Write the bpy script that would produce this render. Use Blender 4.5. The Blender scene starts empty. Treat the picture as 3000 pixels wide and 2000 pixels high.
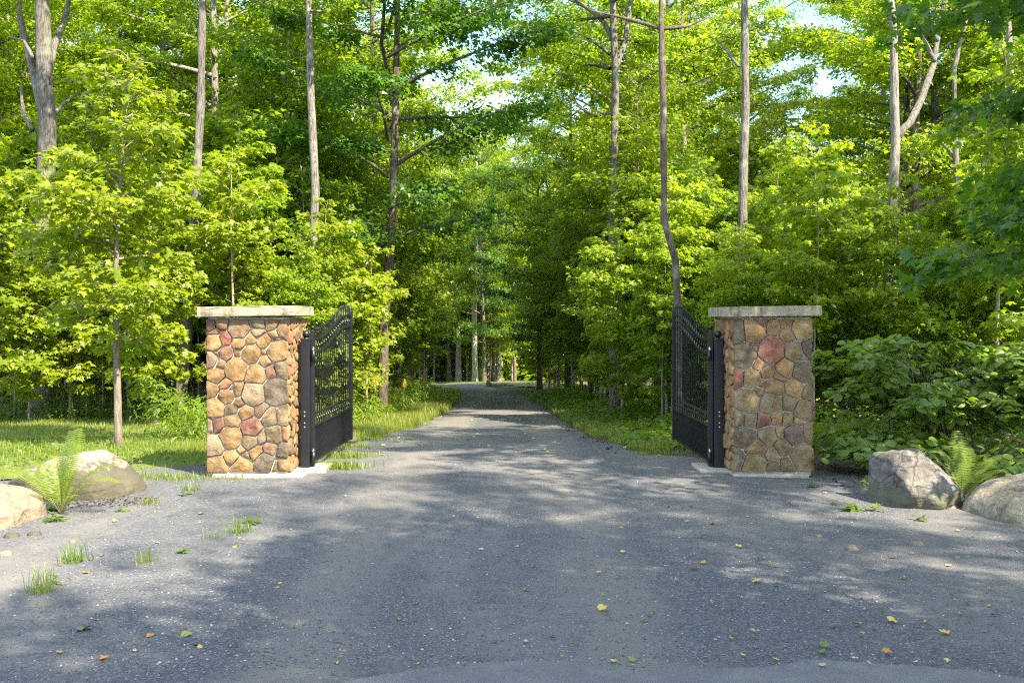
import bpy, bmesh, math, random
import numpy as np
from mathutils import Vector, Matrix, noise as mnoise

sc = bpy.context.scene
COL = sc.collection
F = 2880.0                      # focal length in photo pixels (3000 wide)
CZ = 1.71                       # eye height
HOR = 930.0

# ------------------------------------------------------------------ camera, sky, sun, exposure
cam_d = bpy.data.cameras.new('camera'); cam = bpy.data.objects.new('camera', cam_d); COL.objects.link(cam)
cam.location = (0, 0, CZ); cam.rotation_euler = (math.radians(90), 0, 0)
cam_d.sensor_width = 36; cam_d.lens = 36 * F / 3000; cam_d.shift_y = -(1000 - HOR) / 3000
cam_d.clip_start = 0.1; cam_d.clip_end = 2000
sc.camera = cam

SUN_EL = math.radians(48); SUN_PHI = math.radians(47)      # phi: towards +x from -y
sun_dir = Vector((math.sin(SUN_PHI) * math.cos(SUN_EL), -math.cos(SUN_PHI) * math.cos(SUN_EL), math.sin(SUN_EL)))
w = bpy.data.worlds.new('World'); sc.world = w; w.use_nodes = True
nt = w.node_tree; nt.nodes.clear()
sky = nt.nodes.new('ShaderNodeTexSky'); sky.sky_type = 'NISHITA'; sky.sun_disc = False
sky.sun_elevation = SUN_EL; sky.sun_rotation = math.pi - SUN_PHI
sky.ozone_density = 4.0; sky.dust_density = 0.6
bgn = nt.nodes.new('ShaderNodeBackground'); bgn.inputs[1].default_value = 0.14
tcw = nt.nodes.new('ShaderNodeTexCoord')
mpw = nt.nodes.new('ShaderNodeMapping'); mpw.inputs['Scale'].default_value = (2.2, 2.2, 5.5); mpw.inputs['Location'].default_value = (3.1, 0.4, 1.7)
cln = nt.nodes.new('ShaderNodeTexNoise'); cln.inputs['Scale'].default_value = 1.5; cln.inputs['Detail'].default_value = 9; cln.inputs['Roughness'].default_value = 0.55
crw = nt.nodes.new('ShaderNodeValToRGB'); crw.color_ramp.elements[0].position = 0.47; crw.color_ramp.elements[1].position = 0.62
mxw = nt.nodes.new('ShaderNodeMixRGB'); mxw.inputs[2].default_value = (6.2, 6.5, 7.0, 1)
nt.links.new(tcw.outputs['Generated'], mpw.inputs[0]); nt.links.new(mpw.outputs[0], cln.inputs['Vector'])
nt.links.new(cln.outputs['Fac'], crw.inputs[0]); nt.links.new(crw.outputs[0], mxw.inputs[0]); nt.links.new(sky.outputs[0], mxw.inputs[1])
nt.links.new(mxw.outputs[0], bgn.inputs[0])
nt.links.new(bgn.outputs[0], nt.nodes.new('ShaderNodeOutputWorld').inputs[0])

sl = bpy.data.lights.new('sun', 'SUN'); sl.energy = 4.9; sl.angle = math.radians(0.53); sl.color = (1.0, 0.87, 0.70)
sun = bpy.data.objects.new('sun', sl); COL.objects.link(sun)
sun.rotation_euler = (-sun_dir).to_track_quat('-Z', 'Y').to_euler(); sun.location = (20, -20, 30)

sc.view_settings.view_transform = 'Standard'; sc.view_settings.look = 'None'
sc.view_settings.gamma = 1.0; sc.view_settings.exposure = 2.03
try: sc.view_settings.use_curve_mapping = False
except Exception: pass
sc.render.engine = 'CYCLES'
sc.cycles.use_denoising = False; sc.cycles.pixel_filter_type = 'BLACKMAN_HARRIS'; sc.cycles.filter_width = 1.15
sc.cycles.max_bounces = 10; sc.cycles.diffuse_bounces = 6; sc.cycles.glossy_bounces = 2; sc.cycles.transmission_bounces = 4
sc.cycles.sample_clamp_indirect = 6.0; sc.cycles.caustics_reflective = False; sc.cycles.caustics_refractive = False

# ------------------------------------------------------------------ helpers
rs = np.random.RandomState
def smooth(a, b, x):
    t = np.clip((x - a) / (b - a), 0, 1); return t * t * (3 - 2 * t)
def ground_z(x, y):
    x = np.asarray(x, float); y = np.asarray(y, float)
    s = np.where(y < 11, 0, np.where(y < 13, -0.053 * (y - 11) ** 2 / 4, -0.053 * (y - 12)))
    c = drive_c(y); off = np.abs(x - c)
    bump = (np.sin(x * 0.9 + y * .31) * np.cos(y * 0.7 - x * .23) * 0.05 + np.sin(x * .37 + 1) * np.sin(y * .29) * 0.12)
    m = smooth(2.2, 7.0, off) * smooth(11, 17, y) + smooth(7, 14, off) * (1 - smooth(11, 17, y))
    z = s + bump * m
    z = z + 0.12 * np.exp(-((x + 2.7) / 2.2) ** 2 - ((y - 68) / 5.0) ** 2)     # small far mound
    return z
def drive_c(y):
    return np.interp(y, [-30, 12, 20, 26, 38, 50, 57, 64, 72, 85], [0, -0.25, -0.36, -0.34, -0.68, -1.3, -1.9, -2.7, -4.3, -8.5])
def gz(x, y): return float(ground_z(x, y))
def at(px, py, d): return Vector(((px - 1500) / F * d, d, CZ - (py - HOR) / F * d))
def on_ground(px, py):
    """point of the near ground seen at a photo pixel"""
    d = 5.0
    for _ in range(60):
        x = (px - 1500) / F * d; d = 0.5 * d + 0.5 * (CZ - gz(x, d)) * F / (py - HOR)
    return Vector(((px - 1500) / F * d, d, gz((px - 1500) / F * d, d)))

def tag(o, label=None, cat=None, group=None, kind=None):
    if label: o['label'] = label
    if cat: o['category'] = cat
    if group: o['group'] = group
    if kind: o['kind'] = kind
    return o
def empty(name, loc, rz=0.0):
    o = bpy.data.objects.new(name, None); o.empty_display_size = .2; COL.objects.link(o)
    o.location = loc; o.rotation_euler = (0, 0, rz); return o
def link(name, me, parent=None, loc=None):
    o = bpy.data.objects.new(name, me); COL.objects.link(o)
    if parent is not None: o.parent = parent
    if loc is not None: o.location = loc
    return o
def np_mesh(name, V, faces_idx, sizes, mat=None, var=None, smooth_f=False):
    me = bpy.data.meshes.new(name)
    V = np.asarray(V, np.float32); faces_idx = np.asarray(faces_idx, np.int32).ravel(); sizes = np.asarray(sizes, np.int32)
    me.vertices.add(len(V)); me.vertices.foreach_set('co', V.ravel())
    me.loops.add(len(faces_idx)); me.loops.foreach_set('vertex_index', faces_idx)
    me.polygons.add(len(sizes))
    st = np.zeros(len(sizes), np.int32); st[1:] = np.cumsum(sizes)[:-1]
    me.polygons.foreach_set('loop_start', st)
    try: me.polygons.foreach_set('loop_total', sizes)
    except Exception: pass
    if smooth_f: me.polygons.foreach_set('use_smooth', np.ones(len(sizes), bool))
    me.update(calc_edges=True)
    if var is not None:
        a = me.attributes.new('var', 'FLOAT', 'FACE'); a.data.foreach_set('value', np.asarray(var, np.float32))
    if mat: me.materials.append(mat)
    return me
class MB:
    """collects tubes and boxes into one mesh"""
    def __init__(s): s.v = []; s.f = []
    def tube(s, pts, rad, n=6, cap=True):
        pts = [Vector(p) for p in pts]; b0 = len(s.v); k = len(pts)
        if not hasattr(rad, '__len__'): rad = [rad] * k
        ref = None
        for i, p in enumerate(pts):
            t = (pts[min(i + 1, k - 1)] - pts[max(i - 1, 0)]).normalized()
            if ref is None: ref = Vector((1, 0, 0)) if abs(t.x) < .9 else Vector((0, 1, 0))
            u = (ref - t * ref.dot(t)).normalized(); v = t.cross(u); ref = u
            for j in range(n):
                a = 2 * math.pi * j / n
                s.v.append(tuple(p + (u * math.cos(a) + v * math.sin(a)) * rad[i]))
        for i in range(k - 1):
            for j in range(n):
                a = b0 + i * n + j; b = b0 + i * n + (j + 1) % n
                s.f.append((a, b, b + n, a + n))
        if cap:
            s.f.append(tuple(b0 + j for j in range(n))[::-1]); s.f.append(tuple(b0 + (k - 1) * n + j for j in range(n)))
    def box(s, x0, x1, y0, y1, z0, z1):
        b = len(s.v)
        for z in (z0, z1):
            for x, y in ((x0, y0), (x1, y0), (x1, y1), (x0, y1)): s.v.append((x, y, z))
        s.f += [(b + 3, b + 2, b + 1, b), (b + 4, b + 5, b + 6, b + 7)] + [(b + i, b + (i + 1) % 4, b + 4 + (i + 1) % 4, b + 4 + i) for i in range(4)]
    def lathe(s, prof, c=(0, 0, 0), n=10):
        b = len(s.v)
        for r, z in prof:
            for j in range(n):
                a = 2 * math.pi * j / n; s.v.append((c[0] + r * math.cos(a), c[1] + r * math.sin(a), c[2] + z))
        for i in range(len(prof) - 1):
            for j in range(n): s.f.append((b + i * n + j, b + i * n + (j + 1) % n, b + (i + 1) * n + (j + 1) % n, b + (i + 1) * n + j))
    def mesh(s, name, mat, smooth_f=False):
        me = bpy.data.meshes.new(name); me.from_pydata(s.v, [], s.f); me.update()
        if smooth_f: me.polygons.foreach_set('use_smooth', [True] * len(me.polygons))
        me.materials.append(mat); return me
    def build(s, name, mat, parent=None, smooth_f=False, bevel=0):
        o = link(name, s.mesh(name, mat, smooth_f), parent)
        if bevel:
            m = o.modifiers.new('bevel', 'BEVEL'); m.width = bevel; m.segments = 2; m.limit_method = 'ANGLE'
        return o

# ------------------------------------------------------------------ materials
def mat(name):
    m = bpy.data.materials.new(name); m.use_nodes = True
    n = m.node_tree.nodes; n.clear(); return m, m.node_tree
def N(t, typ, **kw):
    n = t.nodes.new(typ)
    for k, v in kw.items():
        if k in n.inputs: n.inputs[k].default_value = v
        else: setattr(n, k, v)
    return n
def ramp(t, stops, interp='LINEAR'):
    r = t.nodes.new('ShaderNodeValToRGB'); e = r.color_ramp.elements; r.color_ramp.interpolation = interp
    while len(e) < len(stops): e.new(0.5)
    for q, (p, c) in zip(e, stops): q.position = p; q.color = (*c, 1) if len(c) == 3 else c
    return r
def math_n(t, op, a, b=None, clamp=False):
    m = t.nodes.new('ShaderNodeMath'); m.operation = op; m.use_clamp = clamp
    for i, q in enumerate((a, b)):
        if q is None: continue
        if isinstance(q, (int, float)): m.inputs[i].default_value = q
        else: t.links.new(q, m.inputs[i])
    return m.outputs[0]
def mixc(t, fac, a, b, blend='MIX'):
    m = t.nodes.new('ShaderNodeMixRGB'); m.blend_type = blend
    for i, q in enumerate((fac, a, b)):
        if isinstance(q, (int, float)): m.inputs[i].default_value = q
        elif isinstance(q, tuple): m.inputs[i].default_value = (*q, 1)
        else: t.links.new(q, m.inputs[i])
    return m.outputs[0]

def leaf_material(name, cols, trans, tfac=0.45, rough=0.42, spec=0.5, objamt=0.35):
    m, t = mat(name)
    at_ = N(t, 'ShaderNodeAttribute', attribute_name='var'); oi = N(t, 'ShaderNodeObjectInfo')
    v = math_n(t, 'ADD', math_n(t, 'MULTIPLY', at_.outputs['Fac'], 1 - objamt), math_n(t, 'MULTIPLY', oi.outputs['Random'], objamt))
    k = len(cols); r = ramp(t, [(i / (k - 1), c) for i, c in enumerate(cols)]); t.links.new(v, r.inputs[0])
    r2 = ramp(t, [(i / (len(trans) - 1), c) for i, c in enumerate(trans)]); t.links.new(v, r2.inputs[0])
    p = N(t, 'ShaderNodeBsdfPrincipled', Roughness=rough); p.inputs['Specular IOR Level'].default_value = spec
    t.links.new(r.outputs[0], p.inputs['Base Color'])
    tr = t.nodes.new('ShaderNodeBsdfTranslucent'); t.links.new(r2.outputs[0], tr.inputs[0])
    mx = t.nodes.new('ShaderNodeMixShader'); mx.inputs[0].default_value = tfac
    t.links.new(p.outputs[0], mx.inputs[1]); t.links.new(tr.outputs[0], mx.inputs[2])
    t.links.new(mx.outputs[0], t.nodes.new('ShaderNodeOutputMaterial').inputs[0])
    return m
M = {}
M['leaf_near'] = leaf_material('leaf_sapling', [(0.095, 0.150, .008), (0.161, 0.220, .010), (0.228, 0.280, .012), (0.294, 0.330, .02)],
                          [(0.228, 0.360, .010), (0.379, 0.500, .010), (0.492, 0.600, .012), (0.587, 0.619, .02)], 0.45)
M['leaf_maple'] = leaf_material('leaf_maple', [(0.057, 0.120, .010), (0.122, 0.198, .010), (0.197, 0.270, .011), (0.281, 0.333, .015)],
                          [(0.215, 0.389, .010), (0.371, 0.562, .010), (0.526, 0.692, .010), (0.663, 0.735, .015)], 0.48)
M['leaf_tall'] = leaf_material('leaf_tall', [(0.051, 0.109, .012), (0.101, 0.177, .013), (0.176, 0.239, .013), (0.305, 0.312, .018)],
                          [(0.193, 0.357, .010), (0.337, 0.541, .010), (0.519, 0.671, .012), (0.692, 0.692, .018)], 0.48)
M['leaf_dark'] = leaf_material('leaf_dark', [(0.030, 0.077, .012), (0.055, 0.121, .014), (0.100, 0.176, .016)],
                          [(0.096, 0.264, .012), (0.192, 0.422, .013), (0.312, 0.554, .014)], 0.4)
M['leaf_shrub'] = leaf_material('leaf_shrub', [(.09, .16, .022), (.145, .225, .03), (.20, .28, .04)],
                          [(.20, .36, .015), (.28, .45, .018), (.36, .52, .02)], 0.42, 0.45, 0.6)
M['leaf_low'] = leaf_material('leaf_low_plants', [(.05, .10, .015), (.09, .16, .018), (.14, .21, .02)],
                          [(.18, .34, .015), (.28, .45, .015), (.38, .52, .02)], 0.4)
M['grass'] = leaf_material('grass_blades', [(.07, .12, .015), (.12, .18, .02), (.18, .23, .03), (.26, .25, .07)],
                          [(.22, .36, .02), (.34, .46, .02), (.42, .52, .03), (.45, .42, .1)], 0.4, 0.5)
M['fern'] = leaf_material('fern_leaf', [(.10, .17, .015), (.16, .23, .018), (.22, .28, .02)],
                          [(.28, .42, .015), (.38, .50, .015), (.48, .56, .02)], 0.42)
M['goldflower'] = leaf_material('goldenrod_flower', [(.5, .33, .02), (.6, .4, .03)], [(.5, .35, .02), (.6, .4, .02)], 0.3)

def bark_material(name, dark, light, lichen=(.30, .33, .25), scale=1.0, lich=0.55):
    m, t = mat(name)
    tc = t.nodes.new('ShaderNodeTexCoord'); mp = N(t, 'ShaderNodeMapping'); mp.inputs['Scale'].default_value = (1, 1, .16)
    t.links.new(tc.outputs['Object'], mp.inputs[0])
    n1 = N(t, 'ShaderNodeTexNoise', Scale=34 * scale, Detail=8, Roughness=.75); t.links.new(mp.outputs[0], n1.inputs['Vector'])
    n2 = N(t, 'ShaderNodeTexNoise', Scale=3.2, Detail=5); t.links.new(tc.outputs['Object'], n2.inputs['Vector'])
    r1 = ramp(t, [(.40, dark), (.56, light)]); t.links.new(n1.outputs['Fac'], r1.inputs[0])
    r2 = ramp(t, [(lich, (0, 0, 0)), (lich + .08, (1, 1, 1))]); t.links.new(n2.outputs['Fac'], r2.inputs[0])
    c = mixc(t, math_n(t, 'MULTIPLY', r2.outputs[0], .6), r1.outputs[0], lichen)
    oi = N(t, 'ShaderNodeObjectInfo'); v = math_n(t, 'ADD', math_n(t, 'MULTIPLY', oi.outputs['Random'], .7), .65)
    hv = N(t, 'ShaderNodeHueSaturation'); t.links.new(v, hv.inputs['Value']); t.links.new(c, hv.inputs['Color'])
    p = N(t, 'ShaderNodeBsdfPrincipled', Roughness=.9); t.links.new(hv.outputs[0], p.inputs['Base Color'])
    b = N(t, 'ShaderNodeBump', Strength=1.0, Distance=.05); t.links.new(n1.outputs['Fac'], b.inputs['Height']); t.links.new(b.outputs[0], p.inputs['Normal'])
    t.links.new(p.outputs[0], t.nodes.new('ShaderNodeOutputMaterial').inputs[0]); return m
M['bark'] = bark_material('bark_grey', (.06, .052, .04), (.23, .21, .17))
M['bark_pale'] = bark_material('bark_pale', (.11, .095, .075), (.32, .295, .245))
M['bark_dark'] = bark_material('bark_brown', (.045, .035, .025), (.16, .125, .09))
M['bark_sapling'] = bark_material('bark_sapling', (.20, .16, .11), (.36, .30, .22), scale=.7, lich=.66)
M['stem'] = bark_material('stem_green', (.10, .10, .03), (.20, .19, .06), lich=.8)

def simple(name, col, rough=.5, metal=0.0, noise_amt=0.0, nscale=8, bump=0.0):
    m, t = mat(name); p = N(t, 'ShaderNodeBsdfPrincipled', Roughness=rough, Metallic=metal)
    p.inputs['Base Color'].default_value = (*col, 1)
    if noise_amt or bump:
        tc = t.nodes.new('ShaderNodeTexCoord'); n = N(t, 'ShaderNodeTexNoise', Scale=nscale, Detail=6); t.links.new(tc.outputs['Object'], n.inputs['Vector'])
        r = ramp(t, [(.3, tuple(c * (1 - noise_amt) for c in col)), (.7, tuple(min(1, c * (1 + noise_amt)) for c in col))])
        t.links.new(n.outputs['Fac'], r.inputs[0]); t.links.new(r.outputs[0], p.inputs['Base Color'])
        if bump:
            b = N(t, 'ShaderNodeBump', Strength=bump, Distance=.01); t.links.new(n.outputs['Fac'], b.inputs['Height']); t.links.new(b.outputs[0], p.inputs['Normal'])
    t.links.new(p.outputs[0], t.nodes.new('ShaderNodeOutputMaterial').inputs[0]); return m
M['black_metal'] = simple('black_painted_metal', (.007, .008, .0095), .42, 0, .35, 14)
M['steel'] = simple('zinc_steel', (.55, .56, .58), .35, .9)
M['red'] = simple('red_plastic', (.6, .03, .02), .4)
M['mortar'] = simple('mortar', (.40, .37, .32), .95, 0, .22, 22, .5)
M['concrete'] = simple('concrete', (.36, .33, .26), .9, 0, .2, 9, .4)

def stone_material():
    m, t = mat('pillar_stone'); oi = N(t, 'ShaderNodeObjectInfo'); tc = t.nodes.new('ShaderNodeTexCoord')
    n1 = N(t, 'ShaderNodeTexNoise', Scale=9, Detail=8, Roughness=.6); n2 = N(t, 'ShaderNodeTexNoise', Scale=46, Detail=5, Roughness=.65)
    n3 = N(t, 'ShaderNodeTexNoise', Scale=4.5, Detail=3)
    ad = N(t, 'ShaderNodeVectorMath', operation='ADD'); sc_ = N(t, 'ShaderNodeVectorMath', operation='SCALE'); sc_.inputs['Scale'].default_value = 1.0
    t.links.new(tc.outputs['Object'], ad.inputs[0]); t.links.new(oi.outputs['Location'], ad.inputs[1])
    for n in (n1, n2, n3): t.links.new(ad.outputs[0], n.inputs['Vector'])
    dk = mixc(t, 1.0, oi.outputs['Color'], (.48, .40, .34), 'MULTIPLY'); lt = mixc(t, .14, oi.outputs['Color'], (.60, .50, .36))
    r = ramp(t, [(.30, (0, 0, 0)), (.66, (1, 1, 1))]); t.links.new(n1.outputs['Fac'], r.inputs[0])
    c = mixc(t, r.outputs[0], dk, lt)
    r3 = ramp(t, [(.56, (0, 0, 0)), (.72, (.55, .55, .55))]); t.links.new(n3.outputs['Fac'], r3.inputs[0])
    c = mixc(t, r3.outputs[0], c, (.115, .095, .08))
    r2 = ramp(t, [(.3, (.75, .75, .75)), (.6, (1.12, 1.12, 1.12))]); t.links.new(n2.outputs['Fac'], r2.inputs[0])
    c = mixc(t, 1.0, c, r2.outputs[0], 'MULTIPLY')
    p = N(t, 'ShaderNodeBsdfPrincipled', Roughness=.82); t.links.new(c, p.inputs['Base Color'])
    h = math_n(t, 'ADD', n1.outputs['Fac'], math_n(t, 'MULTIPLY', n2.outputs['Fac'], .25))
    b = N(t, 'ShaderNodeBump', Strength=.8, Distance=.03); t.links.new(h, b.inputs['Height']); t.links.new(b.outputs[0], p.inputs['Normal'])
    t.links.new(p.outputs[0], t.nodes.new('ShaderNodeOutputMaterial').inputs[0]); return m
M['stone'] = stone_material()

def rock_material(name, base, light, moss=(.05, .06, .02), moss_amt=.5, veins=.5):
    m, t = mat(name); tc = t.nodes.new('ShaderNodeTexCoord')
    n1 = N(t, 'ShaderNodeTexNoise', Scale=3.2, Detail=9, Roughness=.62); n2 = N(t, 'ShaderNodeTexNoise', Scale=30, Detail=6, Roughness=.7)
    mp = N(t, 'ShaderNodeMapping'); mp.inputs['Scale'].default_value = (1.2, 1.2, 5); mp.inputs['Rotation'].default_value = (.2, .35, 0)
    t.links.new(tc.outputs['Object'], mp.inputs[0]); n3 = N(t, 'ShaderNodeTexNoise', Scale=3, Detail=7, Distortion=.8); t.links.new(mp.outputs[0], n3.inputs['Vector'])
    for n in (n1, n2): t.links.new(tc.outputs['Object'], n.inputs['Vector'])
    r = ramp(t, [(.33, base), (.62, light)]); t.links.new(n1.outputs['Fac'], r.inputs[0])
    r3 = ramp(t, [(.35, (.62, .6, .58)), (.6, (1.1, 1.08, 1.05))]); t.links.new(n3.outputs['Fac'], r3.inputs[0])
    c = mixc(t, veins, r.outputs[0], mixc(t, 1.0, r.outputs[0], r3.outputs[0], 'MULTIPLY'))
    r2 = ramp(t, [(.35, (.7, .7, .7)), (.6, (1.1, 1.1, 1.1))]); t.links.new(n2.outputs['Fac'], r2.inputs[0])
    c = mixc(t, 1.0, c, r2.outputs[0], 'MULTIPLY')
    # fracture lines
    wv = N(t, 'ShaderNodeVectorMath', operation='ADD'); t.links.new(tc.outputs['Object'], wv.inputs[0])
    ws = N(t, 'ShaderNodeVectorMath', operation='SCALE'); ws.inputs['Scale'].default_value = .22; t.links.new(n1.outputs['Color'], ws.inputs[0]); t.links.new(ws.outputs[0], wv.inputs[1])
    vc = N(t, 'ShaderNodeTexVoronoi', Scale=3.6, feature='DISTANCE_TO_EDGE'); t.links.new(wv.outputs[0], vc.inputs['Vector'])
    rc = ramp(t, [(0, (.25, .23, .2)), (.018, (.6, .58, .55)), (.035, (1, 1, 1))]); t.links.new(vc.outputs['Distance'], rc.inputs[0])
    c = mixc(t, veins, c, mixc(t, 1.0, c, rc.outputs[0], 'MULTIPLY'))
    nl = N(t, 'ShaderNodeTexNoise', Scale=11, Detail=4); t.links.new(tc.outputs['Object'], nl.inputs['Vector'])
    rl = ramp(t, [(.60, (0, 0, 0)), (.66, (.55, .55, .55))]); t.links.new(nl.outputs['Fac'], rl.inputs[0]); c = mixc(t, rl.outputs[0], c, tuple(min(.5, q * 1.25) for q in light))
    # moss grows low down, in patches of its own
    sp = t.nodes.new('ShaderNodeSeparateXYZ'); t.links.new(tc.outputs['Object'], sp.inputs[0])
    n4 = N(t, 'ShaderNodeTexNoise', Scale=7, Detail=8, Roughness=.7); t.links.new(tc.outputs['Object'], n4.inputs['Vector'])
    k = math_n(t, 'SUBTRACT', math_n(t, 'ADD', math_n(t, 'MULTIPLY', n4.outputs['Fac'], 1.6), moss_amt - .5), math_n(t, 'MULTIPLY', sp.outputs[2], 2.2))
    r4 = ramp(t, [(.52, (0, 0, 0)), (.66, (.85, .85, .85))]); t.links.new(k, r4.inputs[0])
    c = mixc(t, r4.outputs[0], c, moss)
    p = N(t, 'ShaderNodeBsdfPrincipled', Roughness=.9); t.links.new(c, p.inputs['Base Color'])
    h = math_n(t, 'ADD', math_n(t, 'ADD', n1.outputs['Fac'], math_n(t, 'MULTIPLY', n2.outputs['Fac'], .2)), math_n(t, 'MULTIPLY', n3.outputs['Fac'], .6))
    b = N(t, 'ShaderNodeBump', Strength=.9, Distance=.05); t.links.new(h, b.inputs['Height']); t.links.new(b.outputs[0], p.inputs['Normal'])
    t.links.new(p.outputs[0], t.nodes.new('ShaderNodeOutputMaterial').inputs[0]); return m
M['rock_warm'] = rock_material('rock_warm', (.20, .16, .115), (.34, .285, .22), (.035, .038, .018), .62)
M['rock_tan'] = rock_material('rock_tan', (.16, .125, .08), (.27, .225, .155), (.06, .06, .025), .1)
M['rock_grey'] = rock_material('rock_grey', (.085, .08, .068), (.20, .188, .165), (.09, .095, .055), .38, .9)
M['rock_green'] = rock_material('rock_olive', (.19, .17, .11), (.36, .31, .22), (.10, .11, .06), .2)

def gravel_material():
    m, t = mat('gravel'); tc = t.nodes.new('ShaderNodeTexCoord')
    v1 = N(t, 'ShaderNodeTexVoronoi', Scale=80); v1b = N(t, 'ShaderNodeTexVoronoi', Scale=190)
    nb = N(t, 'ShaderNodeTexNoise', Scale=.55, Detail=8, Roughness=.62, Distortion=.4)
    nf = N(t, 'ShaderNodeTexNoise', Scale=180, Detail=3); nm = N(t, 'ShaderNodeTexNoise', Scale=4, Detail=9, Roughness=.7)
    for n in (v1, v1b, nf, nm): t.links.new(tc.outputs['Object'], n.inputs['Vector'])
    mp = N(t, 'ShaderNodeMapping'); mp.inputs['Scale'].default_value = (1.3, .5, 1); t.links.new(tc.outputs['Object'], mp.inputs[0]); t.links.new(mp.outputs[0], nb.inputs['Vector'])
    sep = t.nodes.new('ShaderNodeSeparateColor'); t.links.new(v1.outputs['Color'], sep.inputs[0])
    sepb = t.nodes.new('ShaderNodeSeparateColor'); t.links.new(v1b.outputs['Color'], sepb.inputs[0])
    ra = ramp(t, [(0, (.032, .042, .054)), (.45, (.080, .089, .099)), (.8, (.135, .152, .168)), (.95, (.22, .22, .22)), (1, (.36, .355, .34))]); t.links.new(sep.outputs[0], ra.inputs[0])
    rb = ramp(t, [(0, (.044, .054, .065)), (.6, (.106, .112, .118)), (1, (.21, .212, .206))]); t.links.new(sepb.outputs[1], rb.inputs[0])
    c = mixc(t, .5, ra.outputs[0], rb.outputs[0])
    # trodden fines, tan, in irregular patches
    k = math_n(t, 'ADD', math_n(t, 'MULTIPLY', nb.outputs['Fac'], .7), math_n(t, 'MULTIPLY', nm.outputs['Fac'], .3))
    spx = t.nodes.new('ShaderNodeSeparateXYZ'); t.links.new(tc.outputs['Object'], spx.inputs[0])
    tr_ = math_n(t, 'ABSOLUTE', math_n(t, 'SUBTRACT', math_n(t, 'ABSOLUTE', math_n(t, 'ADD', spx.outputs[0], .25)), .85))
    tr_ = math_n(t, 'MULTIPLY', math_n(t, 'SUBTRACT', 1.0, math_n(t, 'MULTIPLY', tr_, 2.4), True), .15)
    k = math_n(t, 'ADD', k, tr_)
    rk = ramp(t, [(.47, (0, 0, 0)), (.60, (.85, .85, .85))]); t.links.new(k, rk.inputs[0])
    rf = ramp(t, [(.3, (.13, .126, .115)), (.7, (.23, .218, .192))]); t.links.new(nf.outputs['Fac'], rf.inputs[0])
    c = mixc(t, 1.0, mixc(t, rk.outputs[0], c, rf.outputs[0]), (.78, .77, .755), 'MULTIPLY')
    p = N(t, 'ShaderNodeBsdfPrincipled', Roughness=.88); t.links.new(c, p.inputs['Base Color'])
    hh = math_n(t, 'MULTIPLY', math_n(t, 'SUBTRACT', 1, v1.outputs['Distance']), math_n(t, 'SUBTRACT', 1.0, math_n(t, 'MULTIPLY', rk.outputs[0], .75)))
    hh = math_n(t, 'ADD', hh, math_n(t, 'MULTIPLY', nf.outputs['Fac'], .5)); hh = math_n(t, 'ADD', hh, math_n(t, 'MULTIPLY', nm.outputs['Fac'], 1.5))
    b = N(t, 'ShaderNodeBump', Strength=.75, Distance=.012); t.links.new(hh, b.inputs['Height']); t.links.new(b.outputs[0], p.inputs['Normal'])
    t.links.new(p.outputs[0], t.nodes.new('ShaderNodeOutputMaterial').inputs[0]); return m
M['gravel'] = gravel_material()
def road_material():
    m, t = mat('compacted_road'); tc = t.nodes.new('ShaderNodeTexCoord')
    n1 = N(t, 'ShaderNodeTexNoise', Scale=2.2, Detail=9, Roughness=.65); n2 = N(t, 'ShaderNodeTexNoise', Scale=150, Detail=4)
    for n in (n1, n2): t.links.new(tc.outputs['Object'], n.inputs['Vector'])
    r = ramp(t, [(.35, (.095, .10, .105)), (.65, (.155, .158, .155))]); t.links.new(n1.outputs['Fac'], r.inputs[0])
    r2 = ramp(t, [(.35, (.7, .7, .7)), (.65, (1.15, 1.15, 1.15))]); t.links.new(n2.outputs['Fac'], r2.inputs[0])
    c = mixc(t, 1.0, r.outputs[0], r2.outputs[0], 'MULTIPLY')
    p = N(t, 'ShaderNodeBsdfPrincipled', Roughness=.9); t.links.new(c, p.inputs['Base Color'])
    b = N(t, 'ShaderNodeBump', Strength=.6, Distance=.006); t.links.new(n2.outputs['Fac'], b.inputs['Height']); t.links.new(b.outputs[0], p.inputs['Normal'])
    t.links.new(p.outputs[0], t.nodes.new('ShaderNodeOutputMaterial').inputs[0]); return m
M['road'] = road_material()
def soil_material(name, stops, sc1=1.3):
    m, t = mat(name); tc = t.nodes.new('ShaderNodeTexCoord')
    n1 = N(t, 'ShaderNodeTexNoise', Scale=sc1, Detail=10, Roughness=.7); n2 = N(t, 'ShaderNodeTexVoronoi', Scale=26)
    for n in (n1, n2): t.links.new(tc.outputs['Object'], n.inputs['Vector'])
    r = ramp(t, stops); t.links.new(n1.outputs['Fac'], r.inputs[0])
    sep = t.nodes.new('ShaderNodeSeparateColor'); t.links.new(n2.outputs['Color'], sep.inputs[0])
    r2 = ramp(t, [(0, (.6, .6, .6)), (1, (1.35, 1.3, 1.2))]); t.links.new(sep.outputs[0], r2.inputs[0])
    c = mixc(t, 1.0, r.outputs[0], r2.outputs[0], 'MULTIPLY')
    p = N(t, 'ShaderNodeBsdfPrincipled', Roughness=.95); t.links.new(c, p.inputs['Base Color'])
    b = N(t, 'ShaderNodeBump', Strength=.8, Distance=.03); t.links.new(n2.outputs['Distance'], b.inputs['Height']); t.links.new(b.outputs[0], p.inputs['Normal'])
    t.links.new(p.outputs[0], t.nodes.new('ShaderNodeOutputMaterial').inputs[0]); return m
M['soil'] = soil_material('forest_floor', [(.35, (.045, .035, .02)), (.5, (.10, .075, .045)), (.65, (.06, .075, .02))])
M['lawn'] = soil_material('lawn_ground', [(.3, (.07, .09, .02)), (.5, (.09, .13, .02)), (.7, (.13, .15, .03))], 3)

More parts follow.
